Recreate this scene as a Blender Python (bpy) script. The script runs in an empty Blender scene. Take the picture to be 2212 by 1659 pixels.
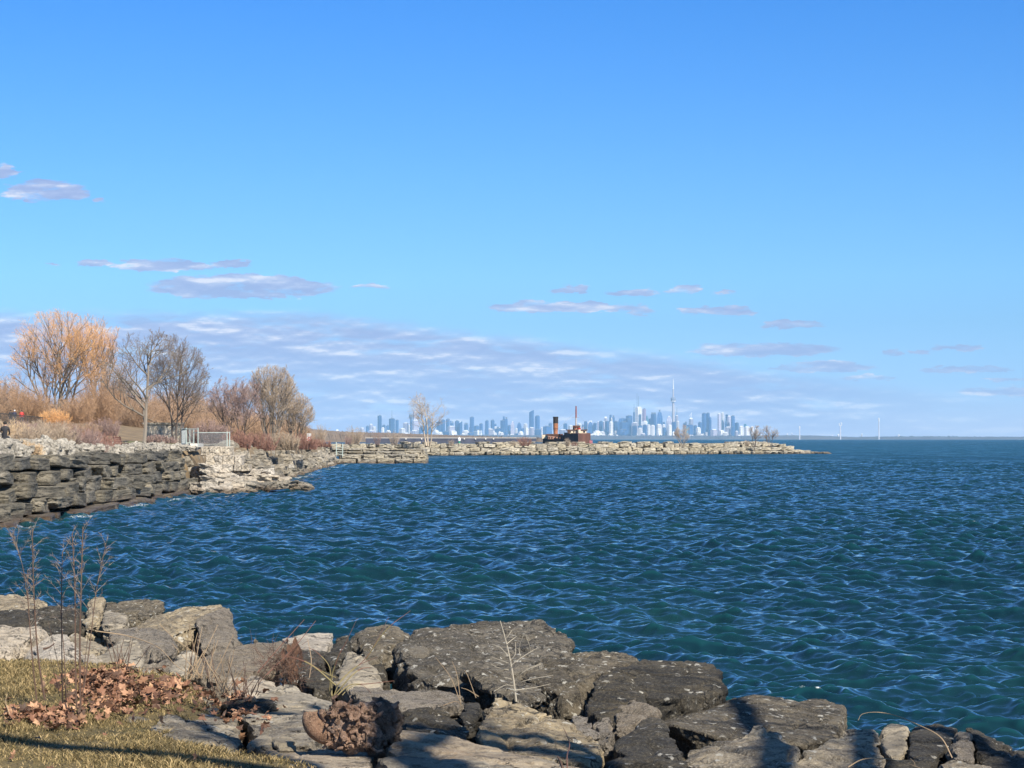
import bpy, bmesh, math, random
import numpy as np
from mathutils import Vector, Matrix, noise as mnoise

random.seed(11)
RNG = np.random.default_rng(11)
R = math.radians
scene = bpy.context.scene
COL = scene.collection

# ------------------------------------------------------------------ camera
EYE = 4.0                       # metres above the lake
F = 4608.0                      # focal length in units of a 2212-wide picture
HORIZON_V, CU, CV = 947.5, 1106.0, 829.5
PITCH = math.atan((HORIZON_V - CV) / F)
cam_data = bpy.data.cameras.new('camera')
cam_data.sensor_width = 36.0
cam_data.lens = F / 2212.0 * 36.0
cam_data.clip_start = 0.5
cam_data.clip_end = 90000.0
cam = bpy.data.objects.new('camera', cam_data)
cam.location = (0, 0, EYE)
cam.rotation_euler = (R(90) + PITCH, 0, 0)
COL.objects.link(cam)
scene.camera = cam
scene.cycles.use_denoising = True
scene.cycles.max_bounces = 6
scene.cycles.volume_bounces = 0
scene.cycles.transparent_max_bounces = 12
scene.cycles.sample_clamp_indirect = 6.0
scene.view_settings.view_transform = 'Standard'
scene.view_settings.look = 'None'
scene.view_settings.gamma = 1.0
scene.view_settings.exposure = 0.84

# ------------------------------------------------------------------ sun
SUN_AZ, SUN_EL = 148.0, 42.0    # azimuth clockwise from the view direction (+Y)
sun_vec = Vector((math.sin(R(SUN_AZ)) * math.cos(R(SUN_EL)), math.cos(R(SUN_AZ)) * math.cos(R(SUN_EL)), math.sin(R(SUN_EL))))
sl = bpy.data.lights.new('sun', 'SUN')
sl.energy = 5.0
sl.angle = R(0.5)
sl.color = (1.0, 0.915, 0.77)
so = bpy.data.objects.new('sun', sl)
so.rotation_euler = (-sun_vec).to_track_quat('-Z', 'Y').to_euler()
so.location = (60, -60, 80)
COL.objects.link(so)

# ------------------------------------------------------------------ node helpers
class NT:
    def __init__(self, tree):
        self.t = tree
    def n(self, typ, **kw):
        nd = self.t.nodes.new(typ)
        for k, v in kw.items():
            setattr(nd, k, v)
        return nd
    def put(self, sock, val):
        if isinstance(val, bpy.types.NodeSocket):
            self.t.links.new(val, sock)
        elif val is not None:
            if sock.type == 'RGBA' and len(val) == 3:
                val = (*val, 1.0)
            sock.default_value = val
    def m(self, op, a, b=None, c=None, clamp=False):
        nd = self.n('ShaderNodeMath', operation=op, use_clamp=clamp)
        self.put(nd.inputs[0], a)
        if b is not None: self.put(nd.inputs[1], b)
        if c is not None: self.put(nd.inputs[2], c)
        return nd.outputs[0]
    def mix(self, f, a, b, blend='MIX'):
        nd = self.n('ShaderNodeMix', data_type='RGBA', blend_type=blend)
        self.put(nd.inputs[0], f); self.put(nd.inputs[6], a); self.put(nd.inputs[7], b)
        return nd.outputs[2]
    def noise(self, vec, scale, detail=4.0, rough=0.55, dist=0.0, out=0):
        nd = self.n('ShaderNodeTexNoise')
        if vec is not None: self.put(nd.inputs['Vector'], vec)
        nd.inputs['Scale'].default_value = scale
        nd.inputs['Detail'].default_value = detail
        nd.inputs['Roughness'].default_value = rough
        nd.inputs['Distortion'].default_value = dist
        return nd.outputs[out]
    def voro(self, vec, scale, feature='F1', out='Distance', rand=1.0):
        nd = self.n('ShaderNodeTexVoronoi', feature=feature)
        if vec is not None: self.put(nd.inputs['Vector'], vec)
        nd.inputs['Scale'].default_value = scale
        nd.inputs['Randomness'].default_value = rand
        return nd.outputs[out]
    def ramp(self, fac, stops, interp='LINEAR'):
        nd = self.n('ShaderNodeValToRGB')
        cr = nd.color_ramp
        cr.interpolation = interp
        while len(cr.elements) > 1: cr.elements.remove(cr.elements[-1])
        for i, (p, c) in enumerate(stops):
            e = cr.elements[0] if i == 0 else cr.elements.new(p)
            e.position = p
            e.color = (*c, 1.0) if len(c) == 3 else c
        self.put(nd.inputs[0], fac)
        return nd.outputs[0]
    def rng(self, v, a, b, c=0.0, d=1.0, smooth=False):
        nd = self.n('ShaderNodeMapRange')
        if smooth: nd.interpolation_type = 'SMOOTHSTEP'
        self.put(nd.inputs[0], v)
        for i, x in enumerate((a, b, c, d)): self.put(nd.inputs[i + 1], x)
        return nd.outputs[0]
    def mapping(self, vec, scale=(1, 1, 1), loc=(0, 0, 0), rot=(0, 0, 0)):
        nd = self.n('ShaderNodeMapping')
        self.put(nd.inputs[0], vec)
        nd.inputs[1].default_value = loc; nd.inputs[2].default_value = rot; nd.inputs[3].default_value = scale
        return nd.outputs[0]

def new_mat(name):
    m = bpy.data.materials.new(name)
    m.use_nodes = True
    m.node_tree.nodes.clear()
    g = NT(m.node_tree)
    out = g.n('ShaderNodeOutputMaterial')
    bs = g.n('ShaderNodeBsdfPrincipled')
    m.node_tree.links.new(bs.outputs[0], out.inputs[0])
    return m, g, bs

def s2l(c):
    return tuple(((x / 255.0) / 12.92 if x / 255.0 <= 0.04045 else ((x / 255.0 + 0.055) / 1.055) ** 2.4) for x in c)

# ------------------------------------------------------------------ world: Nishita sky with a low cloud deck
world = bpy.data.worlds.new('World')
scene.world = world
world.use_nodes = True
world.node_tree.nodes.clear()
g = NT(world.node_tree)
wout = g.n('ShaderNodeOutputWorld')
bg = g.n('ShaderNodeBackground')
world.node_tree.links.new(bg.outputs[0], wout.inputs[0])
sky = g.n('ShaderNodeTexSky')
sky.sky_type = 'NISHITA'
sky.sun_disc = False
sky.sun_elevation = R(SUN_EL)
sky.sun_rotation = R(SUN_AZ)
sky.altitude = 50
sky.air_density = 1.0
sky.dust_density = 0.25
sky.ozone_density = 1.6
SKY_STRENGTH = 0.0505
bg.inputs[1].default_value = SKY_STRENGTH
tc = g.n('ShaderNodeTexCoord')
sep = g.n('ShaderNodeSeparateXYZ'); g.put(sep.inputs[0], tc.outputs['Generated'])
dx, dy, dz = sep.outputs
ady = g.m('MAXIMUM', g.m('ABSOLUTE', dy), 0.05)
# direction expressed as tangents, in thousandths: a = right, e = up (elevation)
ta = g.m('MULTIPLY', g.m('DIVIDE', dx, ady), 4.608)
te = g.m('MULTIPLY', g.m('DIVIDE', dz, ady), 4.608)
skyc = g.n('ShaderNodeHueSaturation')
skyc.inputs['Hue'].default_value = 0.5
skyc.inputs['Saturation'].default_value = 1.0
skyc.inputs['Value'].default_value = 1.0
g.put(skyc.inputs['Color'], sky.outputs[0])
tint = g.ramp(g.rng(dz, 0.0, 0.24), [(0.016, (0.43, 0.56, 1.06)), (0.106, (0.285, 0.465, 0.90)), (0.224, (0.245, 0.44, 0.77)), (0.314, (0.257, 0.484, 0.794)), (0.495, (0.221, 0.471, 0.794)), (0.676, (0.175, 0.445, 0.828)), (0.852, (0.134, 0.423, 0.84)), (1.0, (0.24, 0.49, 0.80))])
tint2 = g.mix(g.rng(dz, 0.25, 0.8), tint, (0.28, 0.43, 0.52))
sky_col = g.mix(1.0, skyc.outputs[0], g.mix(1.0, tint2, (2.0, 2.0, 2.0), 'MULTIPLY'), 'MULTIPLY')
comb = g.n('ShaderNodeCombineXYZ'); g.put(comb.inputs[0], ta); g.put(comb.inputs[1], te)
cv = comb.outputs[0]
wob = g.n('ShaderNodeVectorMath', operation='SUBTRACT')
nz1 = g.noise(g.mapping(cv, (20, 75, 1)), 1.0, 7, 0.65, out=1)
g.put(wob.inputs[0], nz1); wob.inputs[1].default_value = (0.5, 0.5, 0.5)
sepw = g.n('ShaderNodeSeparateXYZ'); g.put(sepw.inputs[0], wob.outputs[0])
tw = g.m('MULTIPLY_ADD', sepw.outputs[0], 0.10, ta)
ew = g.m('MULTIPLY_ADD', sepw.outputs[1], 0.035, te)
# single clouds: (u, v, half width, half height, strength) in picture units
CL = [(520, 615, 190, 30, 1.0), (350, 570, 110, 14, .85), (500, 567, 42, 10, .7), (205, 567, 40, 7, .5), (115, 570, 14, 5, .5),
      (95, 408, 90, 26, .75), (10, 365, 24, 22, .45), (215, 430, 18, 6, .4),
      (1215, 661, 155, 13, .9), (1235, 623, 45, 8, .7), (1365, 631, 60, 8, .7), (1480, 623, 42, 9, .75), (1562, 631, 24, 4, .5),
      (1550, 670, 78, 10, .95), (1712, 699, 62, 10, .95), (1385, 668, 26, 12, .5), (797, 617, 50, 5, .35),
      (1927, 759, 21, 8, .8), (1990, 760, 22, 5, .6), (2075, 752, 66, 7, .6), (2085, 798, 95, 7, .8), (2165, 818, 45, 6, .5),
      (1650, 752, 160, 18, .6), (1870, 814, 60, 8, .5), (2160, 845, 90, 12, .4), (1780, 790, 110, 12, .7)]
total = None
for (cu, cvv, hw, hh, st) in CL:
    a0 = (cu - 1106) / 1000.0; e0 = (947.5 - cvv) / 1000.0
    x2 = g.m('POWER', g.m('DIVIDE', g.m('SUBTRACT', tw, a0), hw * 1.12 / 1000.0), 2.0)
    yy = g.m('DIVIDE', g.m('SUBTRACT', ew, e0 - hh / 2600.0), hh * 1.3 / 1000.0)
    y2 = g.m('POWER', yy, 2.0)
    # flat bases: the lower half falls off faster
    y2 = g.m('MULTIPLY', y2, g.m('MULTIPLY_ADD', g.m('LESS_THAN', yy, 0.0), 3.0, 1.0))
    d = g.m('MULTIPLY', g.m('SUBTRACT', 1.0, g.m('ADD', x2, y2), clamp=True), st)
    total = d if total is None else g.m('MAXIMUM', total, d)
puff = g.rng(g.noise(g.mapping(cv, (14, 42, 1)), 1.0, 7, 0.6), 0.25, 0.46)
single = g.m('MULTIPLY', g.rng(total, 0.02, 0.26, smooth=True), puff)
# stratocumulus deck: top edge falls from left to right
edge = g.m('MULTIPLY_ADD', g.m('MAXIMUM', g.m('ADD', ta, 0.42), 0.0), -0.125, 0.272)
band_t = g.rng(g.m('SUBTRACT', ew, edge), 0.015, -0.03, smooth=True)
band_b = g.rng(ew, 0.0, 0.10, 0.6, 1.0)
st_v = (4.2, 22, 1)
sn = g.noise(g.mapping(cv, st_v), 1.0, 9, 0.6, 0.15)
streak = g.rng(sn, 0.33, 0.46, 0.25, 1.0)
fadeR = g.rng(ta, 0.5, 1.0, 1.0, 0.3)
deck = g.m('MULTIPLY', g.m('MULTIPLY', band_t, band_b), g.m('MULTIPLY', streak, fadeR))
mask = g.m('MAXIMUM', g.m('MULTIPLY', single, 0.9), g.m('MULTIPLY', deck, 0.97))
front = g.m('GREATER_THAN', dy, 0.0)
mask = g.m('MULTIPLY', mask, front)
pn = g.noise(g.mapping(cv, (5.5, 24, 1), loc=(3, 1.2, 0)), 1.0, 9, 0.55, 0.0)
pn2 = g.noise(g.mapping(cv, (5.5, 24, 1), loc=(3, 1.2 + 0.2, 0)), 1.0, 9, 0.55, 0.0)
lit = g.m('MULTIPLY_ADD', g.m('SUBTRACT', pn, pn2), 1.9, 0.48)
lump = g.m('ADD', g.m('MULTIPLY', lit, 0.6), g.m('MULTIPLY', pn, 0.4))
ccol = g.ramp(lump, [(0.38, (3.9, 4.8, 8.0)), (0.50, (4.7, 5.5, 8.5)), (0.575, (6.0, 6.7, 9.2)), (0.66, (9.8, 9.7, 10.6))])
final = g.mix(mask, sky_col, ccol)
# the rest of the dome, behind the camera, keeps the plain sky
g.put(bg.inputs[0], final)

# ------------------------------------------------------------------ geometry helpers
def P(u, v, d):
    """world point at depth d metres along +Y seen at picture position (u, v) of a 2212x1659 frame"""
    x, y = (u - CU) / F, (CV - v) / F
    cy = math.cos(PITCH) - y * math.sin(PITCH)
    cz = math.sin(PITCH) + y * math.cos(PITCH)
    return Vector((x / cy * d, d, EYE + cz / cy * d))

def mesh_np(name, V, Fc, mat, parent=None, smooth=False, loc=None, attrs=None):
    V = np.asarray(V, dtype=np.float32).reshape(-1, 3)
    Fc = np.asarray(Fc, dtype=np.int32)
    k = Fc.shape[1]
    me = bpy.data.meshes.new(name)
    me.vertices.add(len(V)); me.vertices.foreach_set('co', V.ravel())
    me.loops.add(Fc.size); me.loops.foreach_set('vertex_index', Fc.ravel())
    me.polygons.add(len(Fc)); me.polygons.foreach_set('loop_start', np.arange(0, Fc.size, k, dtype=np.int32))
    if attrs:
        for an, arr in attrs.items():
            at = me.attributes.new(an, 'FLOAT', 'POINT'); at.data.foreach_set('value', np.asarray(arr, dtype=np.float32))
    me.update(calc_edges=True)
    me.polygons.foreach_set('use_smooth', np.full(len(Fc), smooth))
    if mat: me.materials.append(mat)
    o = bpy.data.objects.new(name, me)
    COL.objects.link(o)
    if parent: o.parent = parent
    if loc is not None: o.location = loc
    return o

def tag(o, label=None, cat=None, group=None, kind=None):
    if label: o['label'] = label
    if cat: o['category'] = cat
    if group: o['group'] = group
    if kind: o['kind'] = kind
    elif cat: o['kind'] = 'thing'
    return o

def empty(name, loc, rz=0.0):
    o = bpy.data.objects.new(name, None)
    o.empty_display_size = 0.3
    o.location = loc; o.rotation_euler = (0, 0, rz)
    COL.objects.link(o)
    return o

class MB:
    """collects boxes, tubes, prisms, then links them as ONE mesh object"""
    def __init__(self): self.v, self.f = [], []
    def add(self, vs, fs):
        b = len(self.v); self.v += [tuple(p) for p in vs]; self.f += [[b + i for i in f] for f in fs]
    def box(self, c, s, rz=0.0, taper=1.0):
        x, y, z = s[0] / 2, s[1] / 2, s[2] / 2
        vs = []
        for dzv, t in ((-z, 1.0), (z, taper)):
            for ax, ay in ((-x, -y), (x, -y), (x, y), (-x, y)):
                ax *= t; ay *= t
                vs.append((c[0] + ax * math.cos(rz) - ay * math.sin(rz), c[1] + ax * math.sin(rz) + ay * math.cos(rz), c[2] + dzv))
        self.add(vs, [(3, 2, 1, 0), (4, 5, 6, 7), (0, 1, 5, 4), (1, 2, 6, 5), (2, 3, 7, 6), (3, 0, 4, 7)])
    def tube(self, pts, rad, n=6, cap=True):
        pts = [Vector(p) for p in pts]
        rad = rad if hasattr(rad, '__len__') else [rad] * len(pts)
        rings = []
        for i, p in enumerate(pts):
            t = (pts[min(i + 1, len(pts) - 1)] - pts[max(i - 1, 0)])
            if t.length < 1e-9: t = Vector((0, 0, 1))
            t.normalize()
            a = t.cross(Vector((0.13, 0.31, 0.94)));
            if a.length < 1e-3: a = t.cross(Vector((1, 0, 0)))
            a.normalize(); b = t.cross(a)
            rings.append([p + (a * math.cos(2 * math.pi * k / n) + b * math.sin(2 * math.pi * k / n)) * rad[i] for k in range(n)])
        vs = [q for r in rings for q in r]; fs = []
        for i in range(len(pts) - 1):
            for k in range(n):
                fs.append((i * n + k, i * n + (k + 1) % n, (i + 1) * n + (k + 1) % n, (i + 1) * n + k))
        if cap:
            fs.append(tuple(range(n))[::-1]); fs.append(tuple((len(pts) - 1) * n + k for k in range(n)))
        self.add(vs, fs)
    def lathe(self, c, prof, n=16):
        vs = [(c[0] + r * math.cos(2 * math.pi * k / n), c[1] + r * math.sin(2 * math.pi * k / n), c[2] + z) for r, z in prof for k in range(n)]
        fs = [(i * n + k, i * n + (k + 1) % n, (i + 1) * n + (k + 1) % n, (i + 1) * n + k) for i in range(len(prof) - 1) for k in range(n)]
        fs.append(tuple(range(n))[::-1]); fs.append(tuple((len(prof) - 1) * n + k for k in range(n)))
        self.add(vs, fs)
    def prism(self, poly, z0, z1):
        n = len(poly)
        z1s = z1 if hasattr(z1, '__len__') else [z1] * n
        vs = [(p[0], p[1], z0) for p in poly] + [(p[0], p[1], z1s[i]) for i, p in enumerate(poly)]
        fs = [tuple(range(n))[::-1], tuple(range(n, 2 * n))] + [(i, (i + 1) % n, n + (i + 1) % n, n + i) for i in range(n)]
        self.add(vs, fs)
    def build(self, name, mat, parent=None, smooth=False, origin=None):
        me = bpy.data.meshes.new(name)
        vs = self.v
        if origin is not None: vs = [(a - origin[0], b - origin[1], c - origin[2]) for a, b, c in vs]
        me.from_pydata(vs, [], self.f)
        me.update()
        if smooth: me.polygons.foreach_set('use_smooth', [True] * len(me.polygons))
        if mat: me.materials.append(mat)
        o = bpy.data.objects.new(name, me); COL.objects.link(o)
        if parent: o.parent = parent
        if origin is not None and parent is None: o.location = origin
        return o

ONES = ['', 'first', 'second', 'third', 'fourth', 'fifth', 'sixth', 'seventh', 'eighth', 'ninth', 'tenth', 'eleventh', 'twelfth', 'thirteenth',
        'fourteenth', 'fifteenth', 'sixteenth', 'seventeenth', 'eighteenth', 'nineteenth']
TENS = {2: ('twentieth', 'twenty'), 3: ('thirtieth', 'thirty'), 4: ('fortieth', 'forty'), 5: ('fiftieth', 'fifty'), 6: ('sixtieth', 'sixty'), 7: ('seventieth', 'seventy'), 8: ('eightieth', 'eighty')}
def ordinal(n):
    if n < 20: return ONES[n]
    t, o = divmod(n, 10)
    return TENS[t][0] if o == 0 else TENS[t][1] + '-' + ONES[o]

# ------------------------------------------------------------------ materials
def plain(name, col, rough=0.8, metal=0.0, var=0.12, scale=3.0, bump=0.0):
    m, g, bs = new_mat(name)
    t = g.n('ShaderNodeTexCoord')
    nz = g.noise(t.outputs['Object'], scale, 5, 0.6)
    c = g.mix(g.rng(nz, 0.3, 0.7), tuple(x * (1 - var) for x in col), tuple(min(1, x * (1 + var)) for x in col))
    g.put(bs.inputs['Base Color'], c)
    bs.inputs['Roughness'].default_value = rough
    bs.inputs['Metallic'].default_value = metal
    if bump:
        b = g.n('ShaderNodeBump'); b.inputs['Strength'].default_value = 0.6; b.inputs['Distance'].default_value = bump
        g.put(b.inputs['Height'], g.noise(t.outputs['Object'], scale * 4, 6, 0.65)); g.put(bs.inputs['Normal'], b.outputs[0])
    return m

def rock_mat(name, c0, c1, speck=(0.5, 0.48, 0.44), speck_amt=0.25, lichen=0.0, fine=1.0, bump=0.02, wet=False, rust=0.0, var=0.25):
    """weathered stone: blotches, grain, pits, pale lichen rosettes"""
    m, g, bs = new_mat(name)
    t = g.n('ShaderNodeTexCoord'); ob = t.outputs['Object']
    geo = g.n('ShaderNodeNewGeometry')
    big = g.noise(ob, 1.6 * fine, 6, 0.62, 0.3)
    med = g.noise(ob, 9 * fine, 6, 0.7)
    grn = g.noise(ob, 48 * fine, 5, 0.8)
    c = g.mix(g.rng(big, 0.38, 0.60), c0, c1)
    c = g.mix(g.m('MULTIPLY', g.rng(med, 0.49, 0.60), 0.78), c, tuple(x * 0.45 for x in c0))
    c = g.mix(g.m('MULTIPLY', g.rng(grn, 0.50, 0.66), min(1.0, speck_amt * 1.6)), c, speck)
    vs = g.voro(ob, 38 * fine)
    pits = g.rng(vs, 0.10, 0.22, 1.0, 0.0)
    sel = g.rng(g.noise(ob, 5 * fine, 3), 0.48, 0.56)
    c = g.mix(g.m('MULTIPLY', g.m('MULTIPLY', pits, sel), 0.6), c, tuple(x * 0.3 for x in c0))
    ck = g.n('ShaderNodeVectorMath', operation='ADD'); cs = g.n('ShaderNodeVectorMath', operation='SCALE'); g.put(cs.inputs[0], g.noise(ob, 3.5 * fine, 5, 0.6, out=1)); cs.inputs['Scale'].default_value = 0.5 / fine
    g.put(ck.inputs[0], ob); g.put(ck.inputs[1], cs.outputs[0])
    crack = g.m('MULTIPLY', g.rng(g.voro(ck.outputs[0], 1.7 * fine, 'DISTANCE_TO_EDGE'), 0.0, 0.022, 1.0, 0.0), g.rng(g.noise(ob, 1.1 * fine, 3), 0.46, 0.56))
    c = g.mix(g.m('MULTIPLY', crack, 0.85), c, (0.015, 0.013, 0.011))
    if lichen > 0:
        wv = g.n('ShaderNodeVectorMath', operation='ADD')
        wn = g.n('ShaderNodeVectorMath', operation='SCALE'); g.put(wn.inputs[0], g.noise(ob, 14, 4, out=1)); wn.inputs['Scale'].default_value = 0.16
        g.put(wv.inputs[0], ob); g.put(wv.inputs[1], wn.outputs[0])
        lv = g.voro(wv.outputs[0], 8.5)
        up = g.n('ShaderNodeSeparateXYZ'); g.put(up.inputs[0], geo.outputs['Normal'])
        patch = g.rng(g.noise(ob, 2.2, 4, 0.6), 0.47 - 0.13 * lichen, 0.56 - 0.13 * lichen)
        l = g.m('MULTIPLY', g.rng(g.m('MULTIPLY_ADD', g.noise(ob, 30, 3), 0.25, lv), 0.30, 0.36, 1.0, 0.0), patch)
        l = g.m('MULTIPLY', l, g.rng(up.outputs[2], -0.2, 0.5, 0.25, 1.0))
        l2 = g.m('MULTIPLY', g.rng(g.voro(wv.outputs[0], 21), 0.2, 0.27, 1.0, 0.0), g.rng(g.noise(ob, 3.7, 4, 0.6), 0.5, 0.58))
        l = g.m('MAXIMUM', l, g.m('MULTIPLY', l2, 0.7 * lichen), clamp=True)
        c = g.mix(l, c, (0.52, 0.50, 0.44))
    if rust > 0:
        c = g.mix(g.m('MULTIPLY', g.rng(g.noise(ob, 0.9, 4), 0.5, 0.62), rust), c, (0.22, 0.09, 0.035))
    oi = g.n('ShaderNodeObjectInfo')
    hs = g.n('ShaderNodeHueSaturation'); g.put(hs.inputs['Color'], c)
    g.put(hs.inputs['Value'], g.rng(oi.outputs['Random'], 0, 1, 1 - var, 1 + var))
    g.put(hs.inputs['Saturation'], g.rng(g.m('FRACT', g.m('MULTIPLY', oi.outputs['Random'], 7.31)), 0, 1, 0.75, 1.15))
    col = hs.outputs[0]
    if wet:
        # wet, weed-stained foot of the shore stones: a real waterline mark
        sp = g.n('ShaderNodeSeparateXYZ'); g.put(sp.inputs[0], geo.outputs['Position'])
        wl = g.rng(g.m('MULTIPLY_ADD', g.noise(geo.outputs['Position'], 0.8, 4), 0.9, sp.outputs[2]), 0.55, 1.05, 1.0, 0.0)
        col = g.mix(g.m('MULTIPLY', wl, 0.8), col, (0.075, 0.042, 0.02))
        g.put(bs.inputs['Roughness'], g.rng(wl, 0, 1, 0.85, 0.35))
    else:
        bs.inputs['Roughness'].default_value = 0.88
    g.put(bs.inputs['Base Color'], col)
    h = g.m('MULTIPLY_ADD', grn, 0.55, g.m('MULTIPLY_ADD', med, 0.8, g.m('MULTIPLY_ADD', g.m('MULTIPLY', pits, sel), -0.6, g.m('MULTIPLY', crack, -0.8))))
    b = g.n('ShaderNodeBump'); b.inputs['Strength'].default_value = 1.0; b.inputs['Distance'].default_value = bump * 2.2
    g.put(b.inputs['Height'], h); g.put(bs.inputs['Normal'], b.outputs[0])
    return m
#@@END_HEAD

# ------------------------------------------------------------------ lake
def build_water():
    # fan of rows growing with distance; fine columns over the bay, coarse beyond
    r_near = 9.0 * np.exp(np.arange(0, 90) * math.log(24 / 9.0) / 90)
    n1 = 1600
    r_mid = 24.0 * np.exp(np.arange(n1) * math.log(380 / 24.0) / n1)
    r_far = 380.0 * np.exp(np.arange(0, 421) * math.log(22000 / 380.0) / 420)
    r = np.concatenate([r_near, r_mid, r_far])
    a_in = np.linspace(R(-16.5), R(16.5), 900)
    a_r = R(16.5) + (np.linspace(0, 1, 46)[1:] ** 1.5) * R(60)
    a = np.concatenate([-a_r[::-1], a_in, a_r])
    dr = np.gradient(r)
    A, Rr = np.meshgrid(a, r)
    X = (np.sin(A) * Rr).astype(np.float32); Y = (np.cos(A) * Rr).astype(np.float32)
    Z = np.zeros_like(X); DX = np.zeros_like(X); DY = np.zeros_like(X)
    J = np.zeros_like(X)
    rng = np.random.default_rng(5)
    nw = 120
    lam = np.exp(rng.uniform(math.log(0.24), math.log(6.0), nw))
    lam.sort()
    main = R(248)        # heading of the chop: toward the camera, drifting left
    for i, L in enumerate(lam):
        k = 2 * math.pi / L
        th = main + rng.normal() * R(42)
        # short wind sea, peak near 3 m
        amp = 0.0158 * L * (1.0 / (1 + (L / 1.8) ** 2.0)) * (0.75 + 0.5 * rng.random())
        kx, ky = k * math.cos(th), k * math.sin(th)
        ph = rng.random() * 2 * math.pi
        # fade out where the rows cannot carry the wavelength
        fade = np.clip((L / (dr * 2.6) - 0.8) / 0.9, 0, 1).astype(np.float32)
        top = int(np.searchsorted(-fade, -1e-6)) if fade[-1] == 0 else len(r)
        rows = slice(0, int(np.nonzero(fade > 0)[0].max()) + 1)
        arg = (kx * X[rows] + ky * Y[rows] + ph).astype(np.float32)
        s, c = np.sin(arg), np.cos(arg)
        f = fade[rows][:, None] * np.float32(amp)
        Z[rows] += f * c
        q = 0.5
        DX[rows] -= f * s * np.float32(math.cos(th) * q); DY[rows] -= f * s * np.float32(math.sin(th) * q)
        J[rows] += f * c * np.float32(k)
    # gusts: slow variation of the chop height
    gust = 1.0 + 0.22 * np.sin(X * 0.11 + 1.3 * np.sin(Y * 0.045)) * np.sin(Y * 0.08 + 0.6 + X * 0.03)
    Z *= gust; DX *= gust; DY *= gust
    near = np.clip((Rr - 15) / 10, 0.25, 1).astype(np.float32)
    # calm the outer sheet, keep the horizon level
    Z *= near; 
    # the lake follows the curve of the earth past the visible horizon
    Z -= (np.clip(Rr - 7000, 0, None) ** 2 / (2 * 7.4e6)).astype(np.float32)
    V = np.stack([X + DX, Y + DY, Z], -1).reshape(-1, 3)
    nr, nc = X.shape
    i0 = (np.arange(nr - 1)[:, None] * nc + np.arange(nc - 1)[None, :]).ravel()
    Fc = np.stack([i0, i0 + 1, i0 + nc + 1, i0 + nc], -1)
    # wash along the foot of the left shore and round the spit
    sxv = np.interp(Y, [60, 160, 168, 176, 223, 320, 345], [-23.3, -23.6, -18.5, -22.0, -22.8, -26.5, -27.4])
    wash = np.exp(-((X - sxv - np.where(Y < 160, 1.7, 1.1)) / 0.8) ** 2) * ((Y > 80) & (Y < 345)) * (0.9 + 0.5 * np.sin(Y * 0.9 + X) + 0.4 * np.sin(Y * 0.37))
    spit = np.exp(-((Y - 157.2 - (X + 24) * 0.8) / 1.1) ** 2) * ((X > -24.5) & (X < -15.5)) + 0.8 * np.exp(-((X + 16) / 1.2) ** 2 - ((Y - 163.5) / 2.0) ** 2)
    crest = (J * gust + wash * 1.35 + spit * 1.5).ravel()
    return V, Fc, crest

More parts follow.
